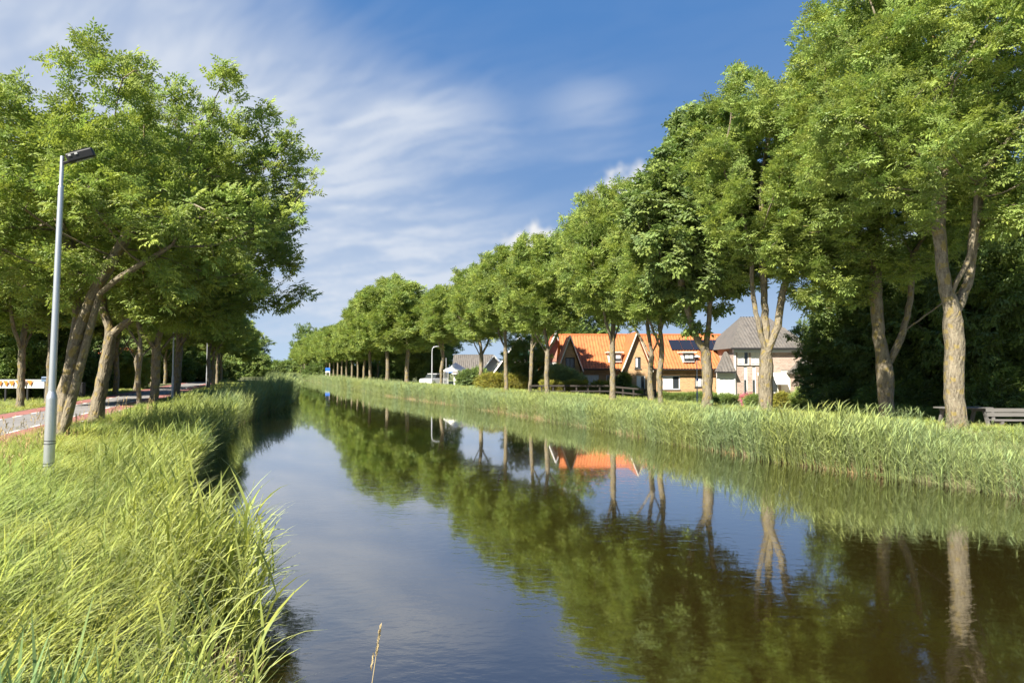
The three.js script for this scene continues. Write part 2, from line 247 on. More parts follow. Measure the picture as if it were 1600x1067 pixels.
// ------------------------------------------------------------------ trees
function sprayGeo(seed, leaves, pairs, L, W, len) {                 // a twig end carrying compound leaves, along +x
  const r = rngOf(seed), m = new MB();
  for (let k = 0; k < leaves; k++) {
    const f = leaves > 1 ? k / (leaves - 1) - 0.5 : 0, yaw = f * 3.4 + (r() - 0.5) * 0.5, pitch = 0.6 - r() * 1.4, b = V(r() * len * 0.5, (r() - 0.5) * 0.1, (r() - 0.5) * 0.1);
    const dir = V(Math.cos(yaw) * Math.cos(pitch), Math.sin(pitch), Math.sin(yaw) * Math.cos(pitch)), up = V((r() - 0.5) * 1.2, 1, (r() - 0.5) * 1.2).addScaledVector(dir, -Math.sin(pitch)).normalize(), sd = V().crossVectors(dir, up).normalize();
    for (let q = 0; q < pairs; q++) {
      const at = b.clone().addScaledVector(dir, len * (0.25 + 0.65 * q / pairs)).addScaledVector(up, -len * 0.18 * (q / pairs) ** 2), s = 1 - 0.25 * Math.abs(q / pairs - 0.4);
      for (const e of [-1, 1]) m.leaf(at, dir.clone().multiplyScalar(0.55).addScaledVector(sd, e).addScaledVector(up, -0.25 + (r() - 0.5) * 0.5).normalize(), up.clone().addScaledVector(sd, (r() - 0.5) * 0.9).addScaledVector(dir, (r() - 0.5) * 0.6).normalize(), L * s * (0.85 + r() * 0.3), W * s);
    }
    m.leaf(b.clone().addScaledVector(dir, len * 0.9), dir.clone().addScaledVector(up, -0.35).normalize(), up, L * 1.1, W);
  }
  return m.geo(true);
}
const SPRAY = {
  ash: sprayGeo(1, 6, 3, 0.115, 0.056, 0.27), ashFar: sprayGeo(2, 5, 2, 0.20, 0.105, 0.40), maple: sprayGeo(3, 6, 2, 0.16, 0.12, 0.30), broad: sprayGeo(4, 6, 2, 0.17, 0.11, 0.36), small: sprayGeo(5, 6, 3, 0.055, 0.032, 0.16),
};
const Q = new THREE.Quaternion(), MX = new THREE.Matrix4();
function frameOf(dir, up, out) { const x = dir.clone().normalize(), z = V().crossVectors(x, up); if (z.lengthSq() < 1e-5) z.set(0, 0, 1); z.normalize(); const y = V().crossVectors(z, x); return out.makeBasis(x, y, z); }
function sprays(name, geo, mat, list, parent, tint, r) {           // list of [position, direction, up, scale]
  const im = new THREE.InstancedMesh(geo, mat, list.length), c = new THREE.Color();
  list.forEach(([p, dir, up, s], k) => { frameOf(dir, up, MX); MX.scale(V(s, s, s)); MX.setPosition(p.x, p.y, p.z); im.setMatrixAt(k, MX); tint(c, r, p); im.setColorAt(k, c); });
  im.name = name; parent.add(im); im.userData.kind = 'stuff'; return im;
}
const leafTint = (c, r) => { const t = r(), b = 0.72 + r() * 0.5; c.setRGB(b * (0.86 + t * 0.32), b * (0.93 + t * 0.1), b * (1.05 - t * 0.3)); };
// Space colonisation: stems are polylines of [x, y, z] from the ground; crown is a list of ellipsoids [cx, cy, cz, rx, ry, rz]
function growTree(name, o) {
  const r = rngOf(o.seed), root = new THREE.Group(); root.name = name;
  const P = [], par = [], isTrunk = [], start = [];
  const add = (v, p, t = false) => { P.push(v); par.push(p); isTrunk.push(t); return P.length - 1; };
  const D = o.step ?? 0.32; const rootNode = add(V(...o.stems[0][0]), -1, true);
  o.stems.forEach((st, si) => {
    let at = rootNode; if (o.join && si) { let bd = 1e9; P.forEach((q, k) => { const dd = q.distanceToSquared(V(...st[0])); if (dd < bd) { bd = dd; at = k; } }); }
    const cv = new THREE.CatmullRomCurve3(st.map((q) => V(...q))), n = Math.max(3, Math.round(cv.getLength() / D)); const first = at;
    for (let k = 1; k <= n; k++) { const v = cv.getPointAt(k / n); v.x += (r() - 0.5) * 0.05; v.z += (r() - 0.5) * 0.05; at = add(v, at, true); if (k > n * (o.from ?? 0.55)) start.push(at); }
  });
  // attraction points in lumps
  const vol = o.crown.map((e) => e[3] * e[4] * e[5]), tot = vol.reduce((a, b) => a + b, 0), A = [];
  for (let k = 0; A.length < o.points && k < o.points * 30; k++) {
    let pick = r() * tot, e = o.crown[0]; for (let q = 0; q < vol.length; q++) { pick -= vol[q]; if (pick <= 0) { e = o.crown[q]; break; } }
    const th = r() * 6.283, cz = r() * 2 - 1, sr = Math.sqrt(1 - cz * cz), rr = Math.pow(r(), 0.36) * (0.72 + 0.56 * vnoise(th * 1.6 + 9, cz * 2.4, o.seed + 11)) * (r() < 0.04 ? 1.12 : 1); const v = V(e[0] + e[3] * rr * sr * Math.cos(th), e[1] + e[4] * rr * cz, e[2] + e[5] * rr * sr * Math.sin(th));
    const lump = vnoise(v.x * 0.75 + v.z * 0.35 + o.seed * 3, v.y * 0.75 - v.z * 0.4, o.seed) * 0.6 + vnoise(v.z * 0.8 + 31, v.y * 0.6 + v.x * 0.3, o.seed + 5) * 0.4;
    if (lump < (o.gap ?? 0.40)) continue; A.push(v);
  }
  const near = A.map((a) => { let b = -1, bd = 1e9; for (const s of start) { const q = P[s].distanceToSquared(a); if (q < bd) { bd = q; b = s; } } return [b, bd]; }), alive = A.map(() => true);
  const kill = (o.kill ?? 0.5) ** 2;
  for (let it = 0; it < 90; it++) {
    const pull = new Map();
    for (let k = 0; k < A.length; k++) if (alive[k]) { const [n] = near[k]; const v = A[k].clone().sub(P[n]).normalize(); const e = pull.get(n); if (e) e.add(v); else pull.set(n, v); }
    if (!pull.size || P.length > 9000) break; const fresh = [];
    for (const [n, v] of pull) { v.x += (r() - 0.5) * 0.5; v.y += (r() - 0.5) * 0.4 + 0.05; v.z += (r() - 0.5) * 0.5; v.normalize(); const np = P[n].clone().addScaledVector(v, D); fresh.push(add(np, n)); }
    for (let k = 0; k < A.length; k++) if (alive[k]) { for (const f of fresh) { const q = P[f].distanceToSquared(A[k]); if (q < near[k][1]) near[k] = [f, q]; } if (near[k][1] < kill) alive[k] = false; }
  }
  // pipe model radii
  const N = P.length, cnt = new Float64Array(N), kids = Array.from({ length: N }, () => []); for (let k = 1; k < N; k++) kids[par[k]].push(k);
  for (let k = N - 1; k >= 0; k--) { if (!kids[k].length) cnt[k] = 1; if (par[k] >= 0) cnt[par[k]] += cnt[k]; }
  const tip = 0.009, pw = Math.log(o.radius / tip) / Math.log(cnt[0]), R = (k) => tip * Math.pow(cnt[k], pw);
  const trunk = new MB(), limbs = new MB(); const done = new Uint8Array(N);
  const y0 = o.stems[0][0][1];
  const chain = (k0) => {
    const ids = par[k0] >= 0 ? [par[k0], k0] : [k0]; let k = k0; const tr = isTrunk[k0]; done[k0] = 1;
    for (;;) { const c = kids[k].filter((q) => !done[q] && (!tr || isTrunk[q])); if (!c.length) break; c.sort((a, b) => cnt[b] - cnt[a]); k = c[0]; done[k] = 1; ids.push(k); }
    const pts = ids.map((q) => P[q]), rad = ids.map((q, n) => { let v = n === 0 && ids.length > 1 && par[k0] >= 0 ? Math.min(R(q), R(ids[1]) * 1.25) : R(q); if (tr) { const h = P[q].y - y0; v *= 1 + 0.45 * Math.exp(-h / 0.22); const bump = 1 + (vnoise(h * 1.3, k0, o.seed + 3) - 0.5) * 0.16; return (th) => v * bump * (1 + 0.07 * Math.sin(th * 2 + h * 1.1) + 0.05 * Math.sin(th * 5 + h * 0.7 + k0)); } return v; });
    const rr = R(ids[Math.min(1, ids.length - 1)]); (tr ? trunk : limbs).tube(pts, rad, tr ? 12 : rr > 0.06 ? 8 : rr > 0.02 ? 5 : 3);
  };
  const order = [...Array(N).keys()].filter((k) => true).sort((a, b) => cnt[b] - cnt[a]);
  for (const k of order) if (!done[k] && isTrunk[k]) { if (k === 0) { chain(0); continue; } chain(k); }
  for (const k of order) if (!done[k]) chain(k);
  part('trunk', trunk.geo(), M.bark, root); part('branches', limbs.geo(), M.bark, root);
  // leaves on the thin twigs
  const thin = []; for (let k = 1; k < N; k++) if (!isTrunk[k] && cnt[k] <= (o.thin ?? 4)) thin.push(k);
  const cen = V(); o.crown.forEach((e, q) => cen.addScaledVector(V(e[0], e[1], e[2]), vol[q] / tot)); const list = [];
  for (let k = 0; k < o.leaves && thin.length; k++) {
    const n = thin[Math.floor(r() * thin.length)], d = P[n].clone().sub(P[par[n]]).normalize(), out = P[n].clone().sub(cen).normalize();
    const j = o.jitter ?? 0.30, p = P[n].clone().add(V((r() - 0.5) * 2 * j, (r() - 0.5) * 2 * j, (r() - 0.5) * 2 * j));
    d.addScaledVector(out, 0.5).add(V((r() - 0.5) * 1.5, (r() - 0.5) * 1.0 - 0.15, (r() - 0.5) * 1.5)); list.push([p, d, V((r() - 0.5) * 0.9, 1, (r() - 0.5) * 0.9), (o.leafScale ?? 1) * (0.75 + r() * 0.5)]);
  }
  sprays('crown', o.spray ?? SPRAY.ash, o.leaf ?? M.ash, list, root, leafTint, r);
  return root;
}
function place(proto, name, label, category, group, [x, y, z], turn, sx = 1, sy = 1, sz = sx, copy = true) {
  const o = copy ? proto.clone() : proto; o.name = numbered(name); o.position.set(x, y, z); o.rotation.y = turn; o.scale.set(sx, sy, sz); scene.add(o); o.userData = {}; return tag(o, label, category, group);
}
const at = (px, d) => (px - 800) / 1067 * d;                        // metres to the right for a bearing
// --- near trees grown one by one (local frame: base at origin)
const GROUP_R = 'trees in the row along the right bank', GROUP_L = 'trees in the row between road and water';
function own(name, label, group, x, d, o) { const t = growTree(name, o), y = groundH(x, d) - 0.05; return place(t, name, label, 'tree', group, [x, y, -d], 0, 1, 1, 1, false); }
own('ash_tree', 'two-stemmed leaning ash tree directly behind the tall grey lamp post', GROUP_L, -12.2, 18.5, { seed: 5, radius: 0.25, stems: [[[0, 0, 0], [0.12, 1.2, 0], [0.35, 2.6, 0.05], [0.8, 3.9, 0.1], [1.6, 5.4, 0.1], [2.4, 6.7, 0]], [[0.05, 0.1, 0], [-0.12, 0.9, -0.1], [0.05, 2.2, -0.3], [0.1, 3.8, -0.5], [-0.2, 5.3, -0.6], [-0.8, 6.8, -0.5]], [[0.8, 3.9, 0.1], [2.0, 4.6, 0.5], [3.3, 5.3, 0.7]]], join: false, from: 0.62, crown: [[2.2, 7.0, 0, 4.5, 2.75, 3.6], [-1.4, 6.6, 0.3, 3.8, 2.6, 3.2], [4.5, 6.2, 0.3, 2.2, 2.2, 2.4]], points: 1800, leaves: 4600, leafScale: 0.86, gap: 0.47, kill: 0.42, thin: 5 });
own('ash_tree', 'crooked ash tree with mottled bark, next beyond the two-stemmed tree', GROUP_L, -14.4, 23.7, { seed: 15, radius: 0.21, stems: [[[0, 0, 0], [0.1, 1.1, 0], [0.35, 2.3, 0], [0.5, 3.2, 0.1], [0.2, 4.4, 0.2], [0.4, 6, 0.2]], [[0.5, 3.2, 0.1], [1.6, 3.9, 0.4], [2.8, 4.6, 0.5]]], join: true, from: 0.6, crown: [[1.4, 7.0, 0, 4.2, 3.2, 3.6], [4.4, 6.0, 0.6, 2.9, 2.6, 2.6], [3.2, 4.6, 0.6, 2.2, 1.5, 2.2]], points: 1500, leaves: 5200, kill: 0.45, thin: 5 });
own('ash_tree', 'stout lichened ash tree beside the picnic table', GROUP_R, 13.4, 20.6, { seed: 25, radius: 0.27, stems: [[[0, 0, 0], [-0.05, 1.2, 0], [0, 2.4, 0], [-0.08, 3.4, 0], [-0.35, 4.6, 0.1], [-0.5, 6.4, 0.1], [-0.2, 8.4, 0]], [[-0.05, 3.3, 0], [0.5, 4.5, -0.1], [0.8, 6.0, -0.2], [1.1, 7.8, -0.2]], [[-0.2, 3.9, 0], [0.1, 5.2, 0.6], [0.2, 7.5, 0.9]]], join: true, from: 0.62, crown: [[0.6, 11.0, 0, 4.4, 4.6, 3.9], [-2.6, 8.6, 0.8, 2.2, 2.2, 2.2], [2.8, 8.0, 0.5, 2.4, 2.4, 2.4]], points: 1900, leaves: 6000, kill: 0.45, thin: 5 });
own('ash_tree', 'ash tree forked low into two tall stems in front of the dark shrubbery', GROUP_R, 15.0, 27.4, { seed: 35, radius: 0.29, stems: [[[0, 0, 0], [0, 1.2, 0], [-0.05, 2.3, 0], [-0.25, 3.6, 0], [-0.35, 5.6, 0], [-0.3, 7.6, 0]], [[0, 2.2, 0], [0.55, 3.3, 0.1], [0.95, 4.8, 0.1], [1.2, 6.8, 0]], [[0.7, 3.7, 0.1], [1.7, 4.5, 0.4], [2.7, 5.3, 0.6]]], join: true, from: 0.6, crown: [[-0.4, 11.2, 0, 4.0, 5.2, 3.9], [-2.8, 7.8, 0.6, 2.5, 2.8, 2.4], [1.8, 9.2, 0, 2.8, 3, 2.6]], points: 1900, leaves: 6000, kill: 0.46, thin: 5 });
own('ash_tree', 'three-stemmed tree in front of the grey-roofed house', GROUP_R, 10.6, 28.6, { seed: 45, radius: 0.27, stems: [[[0, 0, 0], [0.02, 1.3, 0], [0.05, 2.4, 0], [-0.2, 3.4, 0], [-0.45, 4.9, 0], [-0.5, 6.8, 0.1]], [[0.05, 2.4, 0], [0.12, 3.8, -0.2], [0.1, 6.0, -0.3], [0.1, 7.5, -0.3]], [[0.05, 2.4, 0], [0.5, 3.6, 0.1], [0.75, 5.0, 0.1], [1.4, 6.8, 0.3]]], join: true, from: 0.6, crown: [[0.2, 9.6, 0, 3.9, 4.0, 3.6], [1.9, 6.8, 0.4, 2.3, 2.2, 2.3]], points: 1500, leaves: 5000, kill: 0.46, thin: 5, spray: SPRAY.ash });
own('maple_tree', 'dense dark-crowned tree with a forked dark trunk before the solar panels', GROUP_R, 9.0, 31.6, { seed: 55, radius: 0.22, stems: [[[0, 0, 0], [0.05, 1.3, 0], [0.0, 2.6, 0], [0.15, 4.0, 0], [0.3, 6.0, 0]], [[0, 2.5, 0], [-0.5, 3.4, 0], [-0.9, 4.6, 0.1], [-1.2, 6.3, 0.1]]], join: true, from: 0.55, crown: [[-0.3, 9.2, 0, 3.1, 4.4, 3.1], [0.6, 10.2, -0.2, 2.6, 3.4, 2.6]], points: 1400, leaves: 5600, gap: 0.33, kill: 0.44, thin: 5, spray: SPRAY.maple, leaf: M.maple });
// --- prototypes for the rest of the rows
const pA = growTree('ash_tree', { seed: 65, radius: 0.165, stems: [[[0, 0, 0], [0.05, 1.5, 0], [0, 3.0, 0], [0.2, 4.5, 0.1], [0.1, 6.2, 0]], [[0.02, 2.7, 0], [0.7, 3.8, 0.2], [1.3, 5.2, 0.3]], [[0.02, 2.9, 0], [-0.6, 4.0, -0.2], [-1.0, 5.4, -0.3]]], join: true, from: 0.5, crown: [[0.1, 7.6, 0, 3.0, 3.1, 3.0], [0.9, 6.0, 0.4, 2.2, 1.6, 2.2], [-1.0, 6.2, -0.3, 2.2, 1.6, 2.2]], points: 950, leaves: 3000, kill: 0.46, thin: 5, leafScale: 1.12 });
const pB = growTree('ash_tree', { seed: 75, radius: 0.155, stems: [[[0, 0, 0], [-0.1, 1.5, 0], [0.05, 3.2, 0.1], [-0.1, 5.0, 0.1], [0, 6.6, 0]], [[0.05, 3.1, 0], [-0.8, 4.4, 0.3], [-1.4, 5.6, 0.2]]], join: true, from: 0.5, crown: [[0, 7.9, 0, 2.8, 3.0, 2.8], [-1.2, 6.5, 0.5, 2.0, 1.7, 2.0], [1.3, 6.2, -0.4, 2.0, 1.6, 2.0]], points: 950, leaves: 3000, kill: 0.46, thin: 5, leafScale: 1.12 });
const pC = growTree('ash_tree', { seed: 85, radius: 0.155, stems: [[[0, 0, 0], [0.12, 1.4, 0], [0.0, 2.6, 0], [0.25, 4.2, 0], [0.3, 6.0, 0]], [[0.02, 2.5, 0], [0.6, 3.2, 0.1], [1.3, 4.1, 0.1], [2.0, 5.2, 0]], [[0.02, 2.6, 0], [-0.5, 3.6, 0.1], [-1.1, 4.8, 0]]], join: true, from: 0.5, crown: [[0.2, 7.5, 0, 3.1, 3.0, 3.0], [1.6, 5.8, 0.2, 2.1, 1.5, 2.0], [-1.3, 6.1, 0, 1.9, 1.7, 2.0]], points: 950, leaves: 3000, kill: 0.46, thin: 5, leafScale: 1.12 });
const pF = growTree('ash_tree', { seed: 95, radius: 0.16, step: 0.5, stems: [[[0, 0, 0], [0.05, 1.6, 0], [0, 3.2, 0], [0.1, 5, 0]]], from: 0.5, crown: [[0, 6.4, 0, 2.7, 2.9, 2.7]], points: 400, leaves: 2000, gap: 0.42, kill: 0.6, thin: 6, jitter: 0.45, spray: SPRAY.ash, leafScale: 1.5 });
const pG = growTree('ash_tree', { seed: 105, radius: 0.17, step: 0.5, stems: [[[0, 0, 0], [-0.05, 1.4, 0], [0.05, 3.0, 0], [0, 5, 0]]], from: 0.5, crown: [[0, 6.6, 0, 3.0, 3.2, 3.0], [0.9, 5.2, 0.5, 1.9, 1.6, 1.9]], points: 420, leaves: 2600, gap: 0.44, kill: 0.6, thin: 6, jitter: 0.42, spray: SPRAY.ash, leafScale: 1.4 });
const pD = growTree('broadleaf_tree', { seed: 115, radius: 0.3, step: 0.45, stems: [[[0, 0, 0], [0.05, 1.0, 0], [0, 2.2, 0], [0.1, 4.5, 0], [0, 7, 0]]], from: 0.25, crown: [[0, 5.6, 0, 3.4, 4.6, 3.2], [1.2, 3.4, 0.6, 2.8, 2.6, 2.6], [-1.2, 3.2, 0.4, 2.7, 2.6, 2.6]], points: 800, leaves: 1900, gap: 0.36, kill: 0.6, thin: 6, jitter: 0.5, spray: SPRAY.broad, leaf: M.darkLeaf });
const pE = growTree('broadleaf_tree', { seed: 125, radius: 0.26, step: 0.45, stems: [[[0, 0, 0], [-0.05, 1.0, 0], [0.1, 2.2, 0], [0, 4.5, 0]]], from: 0.25, crown: [[0, 5.0, 0, 3.2, 3.8, 3.0], [1.0, 2.8, 0.8, 2.4, 2.2, 2.2], [-1.2, 2.9, 0.4, 2.3, 2.2, 2.4]], points: 700, leaves: 1700, gap: 0.38, kill: 0.6, thin: 6, jitter: 0.5, spray: SPRAY.broad, leaf: M.hedge });
const used = new Set();
function put(proto, name, label, group, x, d, turn, sx, sy, lean = 0) { const first = !used.has(proto); used.add(proto); const t = place(proto, name, label, 'tree', group, [x, groundH(x, d) - 0.06, -d], turn, sx, sy, sx, !first); if (lean) t.rotation.z = lean; return t; }
const rowX = (d) => 21.64 - 0.4 * d;
const ord = ['first', 'second', 'third', 'fourth', 'fifth', 'sixth', 'seventh', 'eighth', 'ninth', 'tenth', 'eleventh', 'twelfth', 'thirteenth', 'fourteenth', 'fifteenth', 'sixteenth', 'seventeenth', 'eighteenth', 'nineteenth', 'twentieth'];
// right row, beyond the near ones: [bearing px, d, proto, turn, sx, sy, label]
[[1033, 34.6, pB, 0.4, 0.82, 0.90, 'slim tree with a bright yellow-lichened trunk before the orange roof'],
 [1018, 37.2, pC, 2.2, 0.95, 0.98, 'dark-trunked tree close behind the yellow-lichened slim trunk'],
 [957, 39.5, pA, 1.2, 1.02, 1.12, 'pale-trunked tree at the right end of the level dark railing'],
 [900, 43.8, pC, 0.1, 1.02, 1.02, 'spreading tree with low dark boughs over the dark railing'],
 [855, 48.0, pA, 3.4, 1.0, 1.04, 'dark forked tree at the left end of the dark railing'],
 [828, 51.3, pB, 2.0, 0.92, 0.98, 'thin leaning tree just left of the dark railing'],
 [791, 55.0, pB, 5.1, 1.04, 1.05, 'straight pale tree in front of the green-gabled house'],
 [752, 61.0, pA, 4.2, 1.08, 1.02, 'straight light-barked tree right of the white garden tent'],
 [709, 68.8, pC, 3.0, 1.12, 1.08, 'tree whose trunk crosses the white garden tent'],
 [690, 75.0, pB, 1.0, 1.05, 1.02, 'tree just right of the hooked street lamp'],
].forEach(([px, d, p, t, sx, sy, label], k) => put(p, 'ash_tree', label, GROUP_R, at(px, d), d, t, sx, sy, k === 5 ? 0.06 : k === 0 ? 0.015 : (k % 3 - 1) * 0.012));
[[636, 92, pG, 0.5, 1.5, 1.32, 'tall full tree left of the hooked street lamp, right of a pale trunk'], [605, 96, pG, 2.5, 1.5, 1.42, 'tall tree with a pale bare trunk standing at the far reed edge'], [578, 104, pG, 4.1, 1.4, 1.34, 'left one of the tall full trees at the canal bend']].forEach(([px, d, p, t, sx, sy, label]) => put(p, 'ash_tree', label, GROUP_R, at(px, d), d, t, sx, sy));
// the far row
for (let k = 0; k < 20; k++) { const d = 112 + k * 6.2, x = interp(RIGHT, d) + 4.2; put(k % 2 ? pF : pG, 'ash_tree', `small distant canal tree, ${ord[k]} of the far row from the bend`, 'far trees beyond the bend', x, d, k * 1.3, 1.1, 1.0 + (k % 3) * 0.06); }
for (let k = 0; k < 9; k++) { const d = 135 + k * 15, x = interp(RIGHT, d) + 11; put(k % 2 ? pG : pF, 'ash_tree', `distant tree behind the far row, ${ord[k]} of the back rank from the bend`, 'back row of the far trees', x, d, k * 2.1, 1.35, 1.18); }
[[482, 262, 1.9], [530, 250, 1.45], [640, 118, 1.5], [672, 104, 1.55], [655, 128, 1.6]].forEach(([px, d, s], k) => put(pD, 'broadleaf_tree', ['round dark tree top above the far end of the canal', 'dark tree behind the middle of the far row', 'left dark tree in the thicket behind the hooked street lamp', 'right dark tree in the thicket behind the hooked street lamp', 'rear dark tree in the thicket behind the hooked street lamp'][k], 'background trees on the right', at(px, d), d, k * 1.7, s, s * (k < 2 ? 1.0 : 0.95)));
// dark trees and shrubs behind the nearest right-hand trees
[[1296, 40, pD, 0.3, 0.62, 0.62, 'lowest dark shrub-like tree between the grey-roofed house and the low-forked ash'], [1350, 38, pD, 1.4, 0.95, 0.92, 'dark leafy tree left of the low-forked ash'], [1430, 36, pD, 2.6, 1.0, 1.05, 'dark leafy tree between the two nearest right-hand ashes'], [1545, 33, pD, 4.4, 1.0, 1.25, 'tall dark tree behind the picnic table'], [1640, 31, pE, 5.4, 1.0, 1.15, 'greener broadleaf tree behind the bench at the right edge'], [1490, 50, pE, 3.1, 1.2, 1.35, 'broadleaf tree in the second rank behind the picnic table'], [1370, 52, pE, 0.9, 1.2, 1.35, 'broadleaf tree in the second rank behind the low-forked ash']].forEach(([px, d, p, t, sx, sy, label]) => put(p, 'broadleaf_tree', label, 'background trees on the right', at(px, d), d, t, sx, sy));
put(pE, 'broadleaf_tree', 'light green garden tree before the green-gabled house', 'background trees on the right', at(822, 64), 64, 2.2, 0.75, 0.62);
put(pE, 'broadleaf_tree', 'garden tree behind the ridge of the orange roof', 'background trees on the right', at(900, 82), 82, 4.2, 1.5, 1.25);
// left row
[[219, 36.0, pB, 0.3, 0.78, 1.0, 0], [241, 37.6, pA, 1.3, 1.35, 1.04, -0.03], [262, 41.0, pC, 0.2, 1.45, 1.0, -0.05], [277, 44.5, pB, 2.3, 1.45, 1.02, -0.05], [294, 50, pC, 0.1, 1.5, 0.92, -0.05], [312, 58, pC, 4.3, 1.45, 0.92, -0.04], [325, 66, pB, 3.3, 1.1, 0.95, 0], [333, 74, pA, 2.3, 1.1, 0.95, 0], [339, 83, pC, 1.3, 1.1, 0.95, 0], [345, 94, pA, 0.3, 1.1, 0.95, 0]].forEach(([px, d, p, t, sx, sy, l], k) => put(p, 'ash_tree', `roadside tree between road and reeds, ${ord[k]} beyond the crooked mottled ash`, GROUP_L, at(px, d), d, t, sx, sy, l));
for (let k = 0; k < 6; k++) { const d = 108 + k * 15; put(pG, 'ash_tree', `distant left bank tree half hidden by nearer crowns, ${ord[k]} from the front`, 'far trees of the left row', roadX(d) + 1.6, d, k, 1.2, 1.05); }
// across the road
const GROUP_X = 'trees on the far side of the road';
[[33, 34.4, pA, 2.0, 1.05, 1.0, 'thick-trunked tree beside the orange bunting'], [77, 37.4, pC, 1.0, 1.05, 1.0, 'many-forked tree at the end of the white boards'], [118, 47, pB, 3.0, 1.1, 1.1, 'dark-trunked tree next to the dark waste bin'], [181, 50.8, pA, 0.6, 1.1, 1.05, 'yellowish-trunked tree across the road, right of the crooked ash'], [212, 60, pC, 2.6, 1.1, 1.05, 'tree across the road, second beyond the yellowish trunk'], [238, 72, pB, 1.6, 1.1, 1.05, 'tree across the road, third beyond the yellowish trunk'], [258, 86, pA, 0.2, 1.1, 1.05, 'tree across the road, fourth beyond the yellowish trunk'], [272, 100, pG, 0.2, 1.2, 1.1, 'tree across the road, fifth beyond the yellowish trunk']].forEach(([px, d, p, t, sx, sy, label]) => put(p, 'ash_tree', label, GROUP_X, at(px, d), d, t, sx, sy));
[[-40, 44, pE, 0.4, 1.1, 1.2, 'broadleaf tree at the left edge behind the bunting'], [45, 50, pD, 1.8, 1.1, 1.15, 'dark broadleaf tree behind the white boards'], [100, 62, pD, 3.1, 1.15, 1.2, 'dark broadleaf tree left of the red-roofed house'], [205, 90, pD, 2.7, 1.5, 1.2, 'dark broadleaf tree right of the red-roofed house'], [250, 120, pE, 0.7, 1.7, 1.3, 'far broadleaf tree beyond the shaded road'], [320, 160, pE, 2.2, 2.2, 1.5, 'far broadleaf tree where the road disappears'], [385, 190, pD, 4.2, 2.0, 1.2, 'far broadleaf tree behind the left reed point'], [10, 70, pE, 5.2, 1.5, 1.5, 'tall broadleaf tree far behind the bunting'], [150, 105, pD, 5.0, 1.7, 1.35, 'dark broadleaf tree behind the red-roofed house']].forEach(([px, d, p, t, sx, sy, label]) => put(p, 'broadleaf_tree', label, 'background trees on the left', at(px, d), d, t, sx, sy));

// ------------------------------------------------------------------ bushes and hedges
function bush(name, label, category, group, x, d, lumps, count, spray, mat, seed, scale = 1, y0 = null) {
  const r = rngOf(seed), root = thing(name, label, category, [x, y0 ?? groundH(x, d), -d], 0, group), list = [];
  for (let k = 0; k < 4; k++) { const e = lumps[k % lumps.length]; part('stem', new MB().tube([V((r() - 0.5) * 0.3 + e[0] * 0.5, -0.05, (r() - 0.5) * 0.3), V(e[0] + (r() - 0.5) * e[3] * 0.4, e[1] * 0.6, e[2]), V(e[0] + (r() - 0.5) * e[3], e[1] + e[4] * 0.6, e[2] + (r() - 0.5) * e[5])], [0.035, 0.025, 0.008], 5).geo(), M.bark, root); }
  for (let k = 0; k < count; k++) { const e = lumps[Math.floor(r() * lumps.length)], th = r() * 6.283, cz = r() * 2 - 1, s = Math.sqrt(1 - cz * cz), rr = Math.pow(r(), 0.3) * (0.86 + 0.28 * vnoise(th * 2, cz * 3, seed)), n = V(s * Math.cos(th), cz, s * Math.sin(th)), p = V(e[0] + e[3] * rr * n.x, Math.max(0.05, e[1] + e[4] * rr * n.y), e[2] + e[5] * rr * n.z); list.push([p, n.add(V((r() - 0.5) * 1.2, (r() - 0.5) * 1.2, (r() - 0.5) * 1.2)), V((r() - 0.5), 1, (r() - 0.5)), scale * (0.75 + r() * 0.5)]); }
  sprays('foliage', spray, mat, list, root, leafTint, r); return root;
}
function hedge(name, label, x0, d0, x1, d1, h, w, count, mat, seed, group) {
  const r = rngOf(seed), mx = (x0 + x1) / 2, md = (d0 + d1) / 2, y0 = groundH(mx, md), root = thing(name, label, 'hedge', [mx, y0, -md], 0, group), list = [], L = Math.hypot(x1 - x0, d1 - d0), tx = (x1 - x0) / L, tz = -(d1 - d0) / L;
  for (let k = 0; k < count; k++) { const s = (r() - 0.5) * L, face = r(), a = (r() - 0.5) * w, yy = r() * h; let o, y, n; if (face < 0.4) { o = a; y = h; n = V(0, 1, 0); } else { o = (r() < 0.5 ? -1 : 1) * w / 2; y = yy; n = V(-tz * Math.sign(o), 0.2, tx * Math.sign(o)); } const wob = 1 + (vnoise(s * 1.5, 3, seed) - 0.5) * 0.18; o *= 0.85 + r() * 0.2; y = Math.max(0.04, y * wob * (0.94 + r() * 0.1)); list.push([V(tx * s - tz * o, y, tz * s + tx * o), n.add(V((r() - 0.5) * 1.4, (r() - 0.3) * 1.2, (r() - 0.5) * 1.4)), V(r() - 0.5, 1, r() - 0.5), 0.8 + r() * 0.6]); }
  sprays('foliage', SPRAY.small, mat, list, root, leafTint, r); return root;
}
hedge('hedge', 'low trimmed hedge behind the bench and picnic table', at(1310, 31), 31, at(1720, 27), 27, 0.75, 0.7, 3200, M.hedge, 301);
hedge('hedge', 'clipped hedge under the windows of the orange-roofed house', at(1028, 56), 56, at(1116, 56), 56, 0.6, 0.8, 1500, M.hedge, 302);
hedge('hedge', 'yellowish hedge behind the level dark railing', at(846, 54), 54, at(916, 54), 54, 0.9, 0.9, 1800, M.yellowLeaf, 303);
bush('yellow_shrub', 'rounded bright yellow shrub in front of the blinds window', 'shrub', 'garden shrubs', at(937, 55), 55, [[0, 0.75, 0, 0.75, 0.7, 0.6], [0.5, 0.7, 0, 0.6, 0.6, 0.5]], 900, SPRAY.small, M.yellowLeaf, 311, 1.5);
